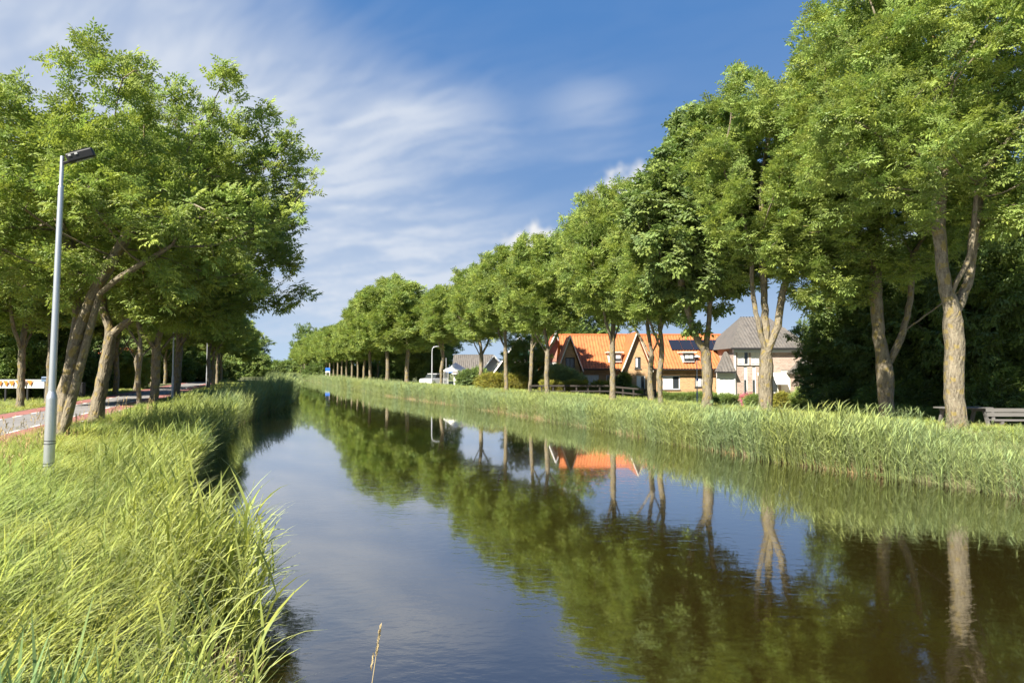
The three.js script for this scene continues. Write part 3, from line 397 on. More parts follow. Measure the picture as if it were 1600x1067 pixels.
bush('willow_shrub', 'tall feathery grey-green shrub beside the left gable of the orange-roofed house', 'shrub', 'garden shrubs', at(878, 56), 56, [[0, 1.1, 0, 1.2, 1.1, 0.9], [0.9, 0.9, 0, 0.9, 0.9, 0.8], [-0.5, 1.5, 0, 0.8, 0.9, 0.8]], 1500, SPRAY.ash, M.reed, 312);
bush('garden_shrub', 'dark green shrub right of the white garden tent', 'shrub', 'garden shrubs', at(735, 74), 74, [[0, 0.8, 0, 1.3, 1.0, 1], [0.9, 0.9, 0, 1.0, 1.1, 0.8]], 900, SPRAY.broad, M.darkLeaf, 313);
bush('yellow_shrub', 'yellow-green shrub mass low in front of the light garden tree', 'shrub', 'garden shrubs', at(785, 60), 60, [[-0.9, 0.6, 0, 1.3, 0.6, 0.8], [0.8, 0.6, 0, 1.4, 0.65, 0.8]], 1100, SPRAY.small, M.yellowLeaf, 314, 1.8);
bush('climbing_shrub', 'leafy climber between the blinds window and the gable bay', 'shrub', 'garden shrubs', at(975, 57.6), 57.6, [[0, 1.2, 0, 0.45, 1.1, 0.35]], 500, SPRAY.small, M.hedge, 315, 1.6);
bush('garden_shrub', 'green shrub at the foot of the gable bay', 'shrub', 'garden shrubs', at(990, 55), 55, [[0, 0.5, 0, 0.6, 0.5, 0.5]], 400, SPRAY.small, M.hedge, 316, 1.5);
bush('flower_shrub', 'mixed flower border with russet tips left of the grey-roofed house', 'shrub', 'garden shrubs', at(1124, 52), 52, [[-0.4, 0.3, 0, 0.7, 0.35, 0.5], [0.6, 0.28, 0, 0.6, 0.32, 0.5]], 600, SPRAY.small, M.hedge, 317, 1.5);
bush('flower_shrub', 'small shrub with pink blossoms before the brown brick wall', 'shrub', 'garden shrubs', at(1168, 50), 50, [[0, 0.45, 0, 0.35, 0.4, 0.3]], 260, SPRAY.small, M.pink, 318, 1.4);
bush('garden_shrub', 'low green border shrub before the brown brick wall', 'shrub', 'garden shrubs', at(1146, 51), 51, [[-0.6, 0.35, 0, 0.8, 0.4, 0.5], [0.5, 0.3, 0, 0.7, 0.35, 0.5]], 600, SPRAY.small, M.hedge, 319, 1.4);
bush('garden_shrub', 'rounded green shrub left of the three-stemmed trunk', 'shrub', 'garden shrubs', at(1178, 48), 48, [[0, 0.4, 0, 0.5, 0.42, 0.45]], 380, SPRAY.small, M.hedge, 320, 1.4);
bush('yellow_shrub', 'yellow-orange flowering shrub right of the three-stemmed trunk', 'shrub', 'garden shrubs', at(1223, 48), 48, [[0, 0.5, 0, 0.6, 0.5, 0.5]], 500, SPRAY.small, M.yellowLeaf, 321, 1.4);
bush('garden_shrub', 'bright green shrub at the corner before the dark trees', 'shrub', 'garden shrubs', at(1262, 46), 46, [[0, 0.7, 0, 0.9, 0.7, 0.7], [0.9, 0.55, 0, 0.7, 0.6, 0.6]], 1000, SPRAY.small, M.ash, 322, 1.8);
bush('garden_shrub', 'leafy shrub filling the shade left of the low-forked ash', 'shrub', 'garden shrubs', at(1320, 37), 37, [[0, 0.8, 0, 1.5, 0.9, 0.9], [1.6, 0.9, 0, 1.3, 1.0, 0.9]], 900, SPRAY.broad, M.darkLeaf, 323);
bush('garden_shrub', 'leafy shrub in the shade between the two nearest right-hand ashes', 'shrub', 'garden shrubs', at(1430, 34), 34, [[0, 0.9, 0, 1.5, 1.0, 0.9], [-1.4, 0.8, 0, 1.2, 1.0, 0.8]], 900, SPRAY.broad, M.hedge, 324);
bush('garden_shrub', 'large leafy shrub behind the bench', 'shrub', 'garden shrubs', at(1570, 30), 30, [[0, 1.2, 0, 1.6, 1.3, 0.9], [1.6, 1.3, 0, 1.5, 1.6, 1.0]], 1100, SPRAY.broad, M.hedge, 325);
bush('blue_green_shrub', 'blue-green rounded shrub below the red-roofed house', 'shrub', 'shrubs across the road', at(134, 56), 56, [[0, 1.5, 0, 1.5, 1.5, 1.2]], 1300, SPRAY.small, M.blueLeaf, 331, 2.6);
bush('garden_shrub', 'light shrub behind the yellowish trunk across the road', 'shrub', 'shrubs across the road', at(197, 66), 66, [[0, 1.7, 0, 2.0, 1.8, 1.4]], 1000, SPRAY.ashFar, M.ash, 332);
bush('garden_shrub', 'leafy undergrowth behind the orange bunting', 'shrub', 'shrubs across the road', at(0, 46), 46, [[-2, 1.5, 0, 2.2, 1.7, 1.2], [1.5, 1.6, 0, 2.2, 1.9, 1.2]], 1500, SPRAY.broad, M.hedge, 333);
bush('garden_shrub', 'leafy undergrowth behind the white boards', 'shrub', 'shrubs across the road', at(80, 52), 52, [[-1.5, 1.4, 0, 2.2, 1.7, 1.2], [1.6, 1.3, 0, 1.8, 1.5, 1.2]], 1300, SPRAY.broad, M.darkLeaf, 334);
bush('garden_shrub', 'long leafy thicket across the road, beyond the light shrub', 'shrub', 'shrubs across the road', at(235, 95), 95, [[-5, 2, 0, 4, 2.4, 2], [1, 2, -2, 4, 2.6, 2], [6, 1.8, -6, 4, 2.2, 2]], 1600, SPRAY.ashFar, M.hedge, 335, 1.6);
bush('garden_shrub', 'far thicket at the end of the road', 'shrub', 'shrubs across the road', at(345, 150), 150, [[-4, 2.4, 0, 5, 2.8, 2], [4, 2.4, -4, 5, 3, 2]], 1300, SPRAY.ashFar, M.hedge, 336, 2);
bush('garden_shrub', 'far thicket under the distant row of trees, left half', 'shrub', 'thickets under the far row', at(480, 235), 235, [[-9, 1.8, 0, 9, 2.2, 2], [8, 1.8, 4, 9, 2.3, 2]], 1200, SPRAY.ashFar, M.hedge, 337, 2.4);
bush('garden_shrub', 'far thicket under the distant row of trees, right half', 'shrub', 'thickets under the far row', at(560, 160), 160, [[-8, 1.6, -6, 7, 2.2, 2], [5, 1.6, 6, 6, 2.2, 2]], 1200, SPRAY.ashFar, M.darkLeaf, 338, 2.2);

// ------------------------------------------------------------------ reeds and grasses
function reedGeo(seed, H, nLeaf, LL, LW, plume) {                    // leaves stream to +x as in a breeze
  const r = rngOf(seed), m = new MB(), lean = 0.10 + r() * 0.12, st = []; for (let k = 0; k <= 5; k++) { const t = k / 5; st.push(V(lean * H * t * t, H * t, (r() - 0.5) * 0.02)); }
  m.tube(st, [0.006, 0.0055, 0.005, 0.0042, 0.003, 0.0015], 3);
  const cv = new THREE.CatmullRomCurve3(st);
  for (let k = 0; k < nLeaf; k++) {
    const t = 0.16 + 0.80 * (k + r() * 0.5) / nLeaf, b = cv.getPoint(Math.min(t, 0.98)), az = (r() - 0.5) * 2.3 + (r() < 0.22 ? Math.PI : 0), L = LL * (0.7 + r() * 0.5) * (1 - 0.3 * t), up = 1.02 + r() * 0.4, droop = 0.2 + r() * 0.7, pts = [], w = [];
    const h = V(Math.cos(az), 0, Math.sin(az)), sd = V(-h.z, (r() - 0.5) * 0.7, h.x).normalize();
    for (let q = 0; q <= 4; q++) { const s = q / 4, a = up - droop * s * 1.3; pts.push(q ? pts[q - 1].clone().addScaledVector(h, Math.cos(a) * L / 4).add(V(0, Math.sin(a) * L / 4, 0)) : b.clone()); w.push(LW / 2 * [0.55, 1, 0.85, 0.5, 0.03][q]); }
    m.strip(pts, w, sd);
  }
  return m.geo();
}
function tuftGeo(seed, n, H, W, spread, bend) {
  const r = rngOf(seed), m = new MB();
  for (let k = 0; k < n; k++) {
    const az = r() * 6.283, L = H * (0.6 + r() * 0.55), out = spread * (0.2 + r()), h = V(Math.cos(az) + 0.35, 0, Math.sin(az)).normalize(), b = V((r() - 0.5) * 0.16, -0.03, (r() - 0.5) * 0.16), sd = V(-h.z, (r() - 0.5) * 0.5, h.x).normalize(), pts = [], w = []; let a = 1.5 - out * 0.5;
    for (let q = 0; q <= 4; q++) { pts.push(q ? pts[q - 1].clone().addScaledVector(h, Math.cos(a) * L / 4).add(V(0, Math.sin(a) * L / 4, 0)) : b); a -= bend * (0.15 + r() * 0.35); w.push(W / 2 * [0.7, 1, 0.9, 0.6, 0.03][q]); }
    m.strip(pts, w, sd);
  }
  return m.geo();
}
function seedHeadGeo(seed, n, H) {
  const r = rngOf(seed), m = new MB();
  for (let k = 0; k < n; k++) { const b = V((r() - 0.5) * 0.3, 0, (r() - 0.5) * 0.3), h = H * (0.7 + r() * 0.5), l = (r() - 0.2) * 0.3, pts = [b, b.clone().add(V(l * 0.3, h * 0.5, 0)), b.clone().add(V(l, h, (r() - 0.5) * 0.1))]; m.tube(pts, [0.003, 0.0022, 0.0015], 3); for (let q = 0; q < 7; q++) { const p = pts[2].clone().lerp(pts[1], q * 0.06); m.leaf(p, V((r() - 0.5) * 1.4, 1, (r() - 0.5) * 1.4).normalize(), V(r() - 0.5, 0.3, r() - 0.5).normalize(), 0.07, 0.018); } }
  return m.geo(true);
}
function field(name, label, category, geos, mat, list, seed, tint) {   // list of [x, d, y, scale, scaleY, turn]
  const r = rngOf(seed), root = new THREE.Group(); root.name = numbered(name); scene.add(root); tag(root, label, category, null, 'stuff');
  geos.forEach((g, gi) => {
    const mine = list.filter((_, k) => k % geos.length === gi), im = new THREE.InstancedMesh(g, mat, mine.length), e = new THREE.Euler(), c = new THREE.Color();
    mine.forEach(([x, d, y, s, sy, turn], k) => { e.set((r() - 0.5) * 0.22, turn, (r() - 0.5) * 0.22); Q.setFromEuler(e); MX.compose(V(x, y, -d), Q, V(s, sy, s)); im.setMatrixAt(k, MX); tint(c, r, x, d); im.setColorAt(k, c); });
    im.name = category.replace(/ /g, '_') + '_clump'; im.userData.kind = 'stuff'; root.add(im);
  });
  return root;
}
const reedTint = (c, r, x, d) => { const t = vnoise(x * 0.6, d * 0.6, 91) * 0.6 + r() * 0.4, b = 0.75 + r() * 0.45; c.setRGB(b * (0.82 + t * 0.42), b * (0.95 + t * 0.1), b * (1.3 - t * 0.75)); };
const grassTint = (c, r, x, d) => { const t = clamp(vnoise(x * 0.9, d * 0.9, 95) * 0.7 + r() * 0.4, 0, 1), b = 0.72 + r() * 0.5; c.setRGB(b * (0.75 + t * 0.5), b * (0.95 + t * 0.08), b * (1.1 - t * 0.3)); };
{
  const rg = [1, 2, 3, 4].map((s) => reedGeo(s * 17, 1.5, 10, 0.42, 0.022)), rn = [5, 6, 7, 8].map((s) => reedGeo(s * 17, 1.35, 8, 0.62, 0.024));
  const r = rngOf(401), nearL = [], farL = [], nearR = [], farR = [], dryR = [], dryL = [];
  const turn = () => (r() - 0.5) * 1.5 + 0.15;
  const bank = (list, pts, sgn, d0, d1, per, o0, o1, s0, s1, top = null) => { for (let k = 0; k < per * (d1 - d0); k++) { const d = d0 + (d1 - d0) * r(), o = lerp(o0, o1, r()) + (vnoise(d * 0.5, 4, sgn + 20) - 0.5) * 0.5, x = interp(pts, d) + sgn * o, y = groundH(x, d) - 0.03, wob = 0.82 + 0.36 * vnoise(d * 0.35, o, 31 + sgn), s = top ? clamp((top(d, o) * wob * (r() < 0.14 ? 1.0 + 0.18 * r() : 0.70 + 0.28 * r()) - Math.max(y, -0.35)) / 1.5, 0.3, 1.6) : lerp(s0, s1, r()) * wob; list.push([x, d, Math.max(y, -0.35), s, s, turn() + (sgn > 0 ? Math.PI : 0)]); } };
  const topN = (d, o) => 1.5 - 0.24 * Math.max(0, o - 0.3);
  bank(nearL, LEFT, -1, 3.2, 9, 170, 0.5, 2.4, 0, 0, topN); bank(nearL, LEFT, -1, 7, 20, 240, -0.4, 1.9, 0, 0, topN);
  const topL = (d, o) => lerp(1.55, 2.05, smoothstep(d, 33, 46)) - 0.1 * Math.max(0, o - 1), topR = (d) => interp([[0, 1.1], [17, 1.1], [20, 1.55], [25, 1.5], [30, 1.3], [58, 1.25], [68, 1.5], [300, 1.5]], d);
  bank(nearL, LEFT, -1, 17, 34, 220, -0.55, 2.4, 0, 0, topL);
  bank(farL, LEFT, -1, 33, 75, 140, -0.6, 2.4, 0, 0, topL); bank(farL, LEFT, -1, 75, 160, 45, -0.6, 2.2, 0, 0, topL);
  bank(nearR, RIGHT, 1, 10, 40, 330, -0.55, 2.5, 0, 0, topR); bank(nearR, RIGHT, 1, 40, 75, 190, -0.5, 2.6, 0, 0, topR);
  bank(farR, RIGHT, 1, 75, 130, 85, -0.6, 2.8, 0, 0, topR); bank(farR, RIGHT, 1, 130, 260, 34, -0.5, 2.8, 0, 0, topR);
  field('reed_bed', 'tall reeds along the near left bank leaning over the water', 'reeds', rn, M.reedLeft, nearL, 402, reedTint);
  field('reed_bed', 'far reeds of the left bank bulging into the canal', 'reeds', rg, M.reed, farL, 403, reedTint);
  field('reed_bed', 'pale green reeds lining the near right bank below the trees', 'reeds', rg, M.reed, nearR, 404, reedTint);
  field('reed_bed', 'distant reeds on the right bank towards the canal bend', 'reeds', rg, M.reed, farR, 405, reedTint);
  // last year's dry stalks at the water's edge
  const dg = [1, 2].map((s) => { const q = rngOf(s * 7), m = new MB(); for (let k = 0; k < 5; k++) { const b = V((q() - 0.5) * 0.2, 0, (q() - 0.5) * 0.2); m.tube([b, b.clone().add(V((q() - 0.5) * 0.25, 0.25 + q() * 0.35, (q() - 0.5) * 0.25))], [0.007, 0.003], 3); m.strip([b.clone(), b.clone().add(V((q() - 0.5) * 0.2, 0.15, 0.05)), b.clone().add(V((q() - 0.5) * 0.5, 0.18, 0.2))], [0.006, 0.01, 0.001], V(1, 0, 0)); } return m.geo(); });
  bank(dryR, RIGHT, 1, 12, 75, 46, -0.62, 0.35, 0.55, 1.0); bank(dryL, LEFT, -1, 6, 50, 18, -0.45, 0.1, 0.6, 0.9);
  for (let k = dryR.length - 1; k >= 0; k--) if (fbm(dryR[k][1] * 0.7, 2, 3, 61) < 0.42 + r() * 0.12) dryR.splice(k, 1);
  field('dry_reeds', 'dry tan reed stalks at the waterline of the right bank', 'dry reeds', dg, M.straw, dryR, 406, leafTint);
  field('dry_reeds', 'dry tan reed stalks at the waterline of the left bank', 'dry reeds', dg, M.straw, dryL, 407, leafTint);
  // grasses
  const tg = [1, 2, 3].map((s) => tuftGeo(s * 31, 12, 0.75, 0.013, 0.55, 0.75)), sg = [1, 2, 3].map((s) => tuftGeo(s * 37, 14, 0.34, 0.010, 0.8, 0.9)), ig = [1, 2].map((s) => tuftGeo(s * 41, 7, 0.95, 0.030, 0.35, 0.25));
  const gl = [], gs = [], gr = [], ir = [], sh = [];
  for (let k = 0; k < 5200; k++) { const d = 1.6 + 22 * Math.pow(r(), 1.25), x0 = interp(LEFT, d) - (d < 9 ? 1.1 : 0.9), x1 = Math.max(roadX(d) + 0.25, -14), x = lerp(x0, x1, r()); const s = (x0 - x < 2 ? 1 : 0.72) * (0.75 + r() * 0.4); gl.push([x, d, groundH(x, d), s, s, r() * 6.283]); }
  for (let k = 0; k < 3600; k++) { const d = 22 + 75 * Math.pow(r(), 1.3), x0 = interp(LEFT, d) - 1.6, x1 = roadX(d) + 0.25, x = lerp(x0, x1, r()); gs.push([x, d, groundH(x, d), 1.2, 1.1 + r() * 0.5, r() * 6.283]); }
  for (let k = 0; k < 2600; k++) { const d = 12 + 60 * r(), x = roadX(d) - 4.75 - r() * r() * 9; gs.push([x, d, groundH(x, d), 1.2, 0.7 + r() * 0.5, r() * 6.283]); }
  for (let k = 0; k < 4200; k++) { const d = 12 + 70 * Math.pow(r(), 1.2), o = 2.3 + r() * 3.5, x = interp(RIGHT, d) + o; gr.push([x, d, groundH(x, d), 1.1, 0.9 * (0.7 + r() * 0.5), r() * 6.283]); }
  for (let k = 0; k < 3200; k++) { const d = 18 + 50 * r(), o = 7.4 + r() * 9, x = interp(RIGHT, d) + o; gr.push([x, d, groundH(x, d), 1.1, 0.5 + r() * 0.4, r() * 6.283]); }
  for (let k = 0; k < 90; k++) { const d = 3.0 + r() * 1.1, x = interp(LEFT, d) - 0.3 - r() * 1.6; ir.push([x, d, groundH(x, d) - 0.02, 0.75 + r() * 0.35, 0.75 + r() * 0.35, r() * 6.283]); }
  for (let k = 0; k < 70; k++) { const d = 4 + r() * 24, x0 = interp(LEFT, d) - 2.2, x = lerp(x0, Math.max(roadX(d) + 0.3, -14.5), r()); sh.push([x, d, groundH(x, d), 1, 0.8 + r() * 0.4, r() * 6.283]); }
  field('meadow_grass', 'long bright grass on the near left bank round the lamp post', 'grass', tg, M.grass, gl, 411, grassTint);
  field('verge_grass', 'short grass on the verges of the road', 'grass', sg, M.grass, gs, 412, grassTint);
  field('bank_grass', 'grass under the right-hand trees and round the bench', 'grass', sg, M.grass, gr, 413, grassTint);
  field('sedge', 'broad blue-green sedge blades at the bottom of the near bank', 'sedge', ig, M.iris, ir, 414, grassTint);
  field('grass_seed_heads', 'straw-coloured grass seed heads in the left meadow', 'grass', [seedHeadGeo(3, 4, 0.7), seedHeadGeo(9, 4, 0.8)], M.straw, sh, 415, leafTint);
}
{ // the single seed head rising against the water in front
  const d = 3.4, x = at(560, d), y0 = groundH(x, d), t = thing('grass_stalk', 'single pale seed-headed grass stalk rising before the open water', 'grass stalk', [x, y0, -d]), r = rngOf(5);
  const top = 3 - (975 - 575) / 1067 * d - y0, tx = at(597, d) - x, cv = new THREE.CatmullRomCurve3([V(-0.1, -0.05, 0.02), V(-0.03, top * 0.45, 0), V(tx * 0.55, top * 0.8, 0), V(tx, top, 0)]);
  part('stem', new MB().tube(cv.getPoints(10), Array.from({ length: 11 }, (_, k) => 0.0040 - k * 0.0002), 5).geo(), M.straw, t);
  const ear = new MB(); for (let k = 0; k < 46; k++) { const p = cv.getPoint(0.86 + 0.14 * r()), p2 = cv.getTangent(0.95); ear.leaf(p, p2.clone().add(V((r() - 0.5) * 0.5, 0, (r() - 0.5) * 0.5)).normalize(), V(r() - 0.5, 0.4, r() - 0.5).normalize(), 0.03, 0.011); }
  for (let k = 0; k < 14; k++) { const p = cv.getPoint(0.80 + 0.07 * r()).add(V(-0.012, 0.0, 0)), p2 = cv.getTangent(0.9); ear.leaf(p, p2.clone().add(V(-0.2 + (r() - 0.5) * 0.3, 0, (r() - 0.5) * 0.4)).normalize(), V(r() - 0.5, 0.4, r() - 0.5).normalize(), 0.03, 0.010); }
  part('seed_head', ear.geo(true), M.straw, t);
}

// ------------------------------------------------------------------ lamp posts and signs
const lathe = (pts, seg = 20) => new THREE.LatheGeometry(pts.map(([a, b]) => new THREE.Vector2(a, b)), seg);
{
  const x = -8.38, d = 12.4, y0 = groundH(x, d), t = thing('street_lamp', 'tall grey tapered street lamp with a black floodlight head on the left bank', 'street lamp', [x, y0 - 0.1, -d]); t.rotation.z = -0.018;
  part('pole_base', lathe([[0.0, 0], [0.088, 0], [0.088, 1.78], [0.084, 1.83], [0.060, 1.92]]), M.steel, t);
  part('pole', lathe([[0.060, 1.92], [0.046, 5.65], [0.046, 5.67], [0.034, 5.68], [0.034, 6.23], [0.0, 6.24]]), M.steel, t);
  for (const [y, tilt] of [[0.98, 0.03], [1.03, -0.04], [0.58, 0.10], [0.63, 0.05]]) { const s = part('cable_tie', new THREE.TorusGeometry(0.089, 0.007, 6, 20), M.black, t, 0, y, 0); s.rotation.x = Math.PI / 2 + tilt; s.rotation.y = tilt; }
  const h = new THREE.Group(); h.name = 'lamp_head'; h.position.set(0.06, 6.10, 0.02); h.rotation.set(0.2, 0.45, 0.34); t.add(h);
  box('bracket', 0.12, 0.05, 0.06, M.darkMetal, h, 0.04, 0.0, 0, 0.01);
  box('housing', 0.46, 0.17, 0.30, M.darkMetal, h, 0.30, 0.05, 0, 0.035);
  for (let k = 0; k < 7; k++) box('cooling_fin', 0.30, 0.02, 0.012, M.darkMetal, h, 0.30, 0.142, -0.105 + k * 0.035);
  box('lens', 0.30, 0.012, 0.20, M.clear, h, 0.33, -0.045, 0); box('reflector', 0.29, 0.006, 0.19, M.galv, h, 0.33, -0.0385, 0.0);
  for (const q of [-0.06, 0.05]) box('latch', 0.05, 0.03, 0.012, M.white, h, 0.2 + q, 0.09, 0.153, 0.004);
}
function plainLamp(x, d, h, label, group) { const y = groundH(x, d), t = thing('street_lamp', label, 'street lamp', [x, y - 0.05, -d], 0, group); part('pole', lathe([[0, 0], [0.07, 0], [0.07, 1.5], [0.05, 1.6], [0.035, h], [0, h]], 12), M.galv, t); box('lamp_head', 0.55, 0.1, 0.2, M.darkMetal, t, 0.25, h, 0, 0.03); return t; }
plainLamp(at(270, 43), 43, 6, 'thin grey street lamp among the roadside trees on the left', 'street lamps by the road');
plainLamp(at(323, 70), 70, 6, 'distant street lamp where the road narrows between trees', 'street lamps by the road');
{
  const d = 80, x = at(675, d), t = thing('street_lamp', 'grey street lamp with a hooked top beside the white car', 'street lamp', [x, groundH(x, d) - 0.05, -d]);
  part('pole', new MB().tube([V(0, 0, 0), V(0, 2, 0), V(0, 3.9, 0), V(0.05, 4.25, 0), V(0.22, 4.45, 0), V(0.5, 4.5, 0)], [0.09, 0.08, 0.06, 0.05, 0.045, 0.04], 10).geo(), M.galv, t); box('lamp_head', 0.5, 0.1, 0.2, M.galv, t, 0.7, 4.5, 0, 0.04);
  const s = thing('sign_post', 'slim post with a small blue street sign, right of the hooked lamp', 'sign', [at(697, 82), groundH(at(697, 82), 82), -82]); part('post', lathe([[0, 0], [0.04, 0], [0.04, 3.4], [0, 3.42]], 8), M.galv, s); box('sign_board', 0.75, 0.2, 0.03, M.blue, s, 0.4, 1.75, 0.03);
}
{
  const d = 48, x = at(1089, d), y = groundH(x, d), t = thing('street_lamp', 'white garden-style lamp post with a cone hood and small blue sign', 'street lamp', [x, y - 0.05, -d]);
  part('pole', lathe([[0, 0], [0.055, 0], [0.055, 1.1], [0.038, 1.2], [0.033, 3.3], [0, 3.3]], 12), M.white, t); part('lamp_bowl', lathe([[0.03, 3.28], [0.08, 3.34], [0.20, 3.5], [0.21, 3.53]], 18), M.clear, t); part('hood', lathe([[0.24, 3.52], [0.22, 3.57], [0.05, 3.66], [0, 3.67]], 18), M.white, t);
  box('sign_plate', 0.15, 0.2, 0.012, M.blue, t, 0.0, 1.95, 0.06);
}
{ // blue information board far along the right bank
  const d = 150, x = at(512, d), t = thing('information_board', 'small blue and white information board by the far trees', 'sign', [x, groundH(x, d), -d]);
  box('board', 1.0, 0.75, 0.06, M.blue, t, 0, 1.55, 0); box('board_band', 0.98, 0.28, 0.06, M.white, t, 0, 1.03, 0); for (const s of [-0.42, 0.42]) box('post', 0.08, 1.9, 0.08, M.white, t, s, 0.9, -0.08);
}
// ------------------------------------------------------------------ white car, half hidden by reeds
{
  const d = 86, x = at(678, d), t = thing('parked_car', 'white car showing its roof above the reeds by the hooked lamp', 'car', [x, groundH(x, d) - 0.1, -d], 1.15);
  const side = new THREE.Shape(); [[-2.05, 0.32], [-2.05, 0.75], [-1.9, 0.88], [-1.0, 0.95], [1.85, 0.95], [2.05, 0.8], [2.05, 0.32]].forEach(([a, b], k) => k ? side.lineTo(a, b) : side.moveTo(a, b)); side.closePath();
  const bg = new THREE.ExtrudeGeometry(side, { depth: 1.6, bevelEnabled: true, bevelSize: 0.06, bevelThickness: 0.06, bevelSegments: 2 }); bg.translate(0, 0, -0.8); part('body', bg, M.carPaint, t);
  const top = new THREE.Shape(); [[-1.05, 0.98], [-0.45, 1.46], [1.1, 1.5], [1.75, 0.98]].forEach(([a, b], k) => k ? top.lineTo(a, b) : top.moveTo(a, b)); top.closePath();
  const cg = new THREE.ExtrudeGeometry(top, { depth: 1.36, bevelEnabled: true, bevelSize: 0.04, bevelThickness: 0.05, bevelSegments: 2 }); cg.translate(0, 0, -0.68); part('cabin', cg, M.glass, t); box('roof', 1.55, 0.06, 1.36, M.carPaint, t, 0.33, 1.54, 0, 0.025);
  for (const a of [-1.3, 1.3]) for (const b of [-0.78, 0.78]) { const w = part('wheel', new THREE.CylinderGeometry(0.32, 0.32, 0.2, 18), M.rubber, t, a, 0.32, b); w.rotation.x = Math.PI / 2; const q = part('rim', new THREE.CylinderGeometry(0.2, 0.2, 0.21, 14), M.galv, w); }
}
// ------------------------------------------------------------------ houses (local: x right, y up, z towards the canal)
function wall(name, pts, holes, thick, mat, parent, x = 0, y = 0, z = 0, ry = 0) {
  const s = new THREE.Shape(); pts.forEach(([a, b], k) => (k ? s.lineTo(a, b) : s.moveTo(a, b))); s.closePath();
  for (const [hx, hy, hw, hh] of holes) { const q = new THREE.Path(); q.moveTo(hx, hy); q.lineTo(hx, hy + hh); q.lineTo(hx + hw, hy + hh); q.lineTo(hx + hw, hy); q.closePath(); s.holes.push(q); }
  const g = new THREE.ExtrudeGeometry(s, { depth: thick, bevelEnabled: false }); g.translate(0, 0, -thick); uvMetres(g, 0.5, 0.5); const m = part(name, g, mat, parent, x, y, z); m.rotation.y = ry; return m;
}
function windowIn(parent, x, y, w, h, z, o = {}) {                   // frame with mullions, pane, curtain, sill; z is the wall's outer face
  const f = o.f ?? 0.07, s = new THREE.Shape(), g0 = new THREE.Path(); s.moveTo(0, 0); s.lineTo(w, 0); s.lineTo(w, h); s.lineTo(0, h); s.closePath(); g0.moveTo(f, f); g0.lineTo(f, h - f); g0.lineTo(w - f, h - f); g0.lineTo(w - f, f); g0.closePath(); s.holes.push(g0);
  const g = new THREE.ExtrudeGeometry(s, { depth: 0.09, bevelEnabled: false }); const m = part(o.door ? 'door' : 'window', g, o.frame ?? M.white, parent, x, y, z - 0.13);
  box('pane', w - f * 1.6, h - f * 1.6, 0.02, o.glass ?? M.glass, m, w / 2, h / 2, 0.035);
  for (let k = 1; k < (o.cols ?? 1); k++) box('mullion', 0.055, h - f * 2, 0.07, o.frame ?? M.white, m, w * k / o.cols, h / 2, 0.05);
  if (o.transom) box('transom', w - f * 2, 0.05, 0.07, o.frame ?? M.white, m, w / 2, h * o.transom, 0.05);
  if (o.blind) box('blind', (w - f * 2) * (o.bw ?? 1), (h - f * 2) * o.blind, 0.008, M.curtain, m, f + (w - f * 2) * (o.bw ?? 1) / 2, o.up ? f + (h - f * 2) * o.blind / 2 : h - f - (h - f * 2) * o.blind / 2, 0.0495);
  if (!o.door) box('sill', w + 0.12, 0.05, 0.2, o.sill ?? M.concrete, m, w / 2, -0.03, 0.1);
  return m;
}
// a slope of curved tiles: from eave line (x0..x1 at y0,z0) up to ridge (y1,z1); trims by x as a function of t
function tiled(name, x0, x1, y0, z0, y1, z1, mat, parent, o = {}) {
  const tw = o.tw ?? 0.26, th = o.th ?? 0.34, L = Math.hypot(y1 - y0, z1 - z0), rows = Math.max(2, Math.round(L / th)), nx = Math.max(2, Math.round((x1 - x0) / tw)), sub = 5, ny = (z0 - z1) / L, nz = (y1 - y0) / L, p = [], u = [], idx = [], c = []; const r = rngOf(o.seed ?? 7);
  const amp = o.amp ?? 0.03, w = nx * sub + 1;
  const tones = Array.from({ length: (rows + 1) * (nx + 1) }, () => 0.82 + r() * 0.3);
  for (let q = 0; q < rows; q++) for (const e of [0, 1]) {
    const t = (q + e) / rows, l = o.left ? o.left(t) : x0, rr = o.right ? o.right(t) : x1, lift = e ? 0.0 : 0.035;
    for (let k = 0; k < w; k++) { const f = k / (w - 1), x = l + (rr - l) * f, wave = amp * Math.sin((x - x0) / tw * Math.PI * 2), hh = lift + wave; p.push(x, y0 + (y1 - y0) * t + ny * hh * Math.sign(z0 - z1 || 1) * Math.sign(z0 - z1 || 1), z0 + (z1 - z0) * t + nz * hh); u.push(x / 2, t * L / 2); const v = tones[q * (nx + 1) + Math.min(nx, Math.max(0, Math.floor((x - x0) / tw)))]; c.push(v, v * (0.97 + 0.03 * v), v); }
  }
  for (let q = 0; q < rows * 2 - 1; q++) for (let k = 0; k < w - 1; k++) { const a = q * w + k, b = a + w; idx.push(a, a + 1, b, b, a + 1, b + 1); }
  const g = new THREE.BufferGeometry(); g.setAttribute('position', new THREE.Float32BufferAttribute(p, 3)); g.setAttribute('uv', new THREE.Float32BufferAttribute(u, 2)); g.setAttribute('color', new THREE.Float32BufferAttribute(c, 3)); g.setIndex(idx); g.computeVertexNormals();
  const m = mat.clone(); m.vertexColors = true; m.side = THREE.DoubleSide; return part(name, g, m, parent);
}
function bar(name, a, b, w, h, mat, parent) { const m = part(name, boxG(w, h, a.distanceTo(b)), mat, parent); m.position.copy(a).add(b).multiplyScalar(0.5); m.lookAt(V().copy(m.position).add(b.clone().sub(a))); m.quaternion.setFromUnitVectors(V(0, 0, 1), b.clone().sub(a).normalize()); return m; }
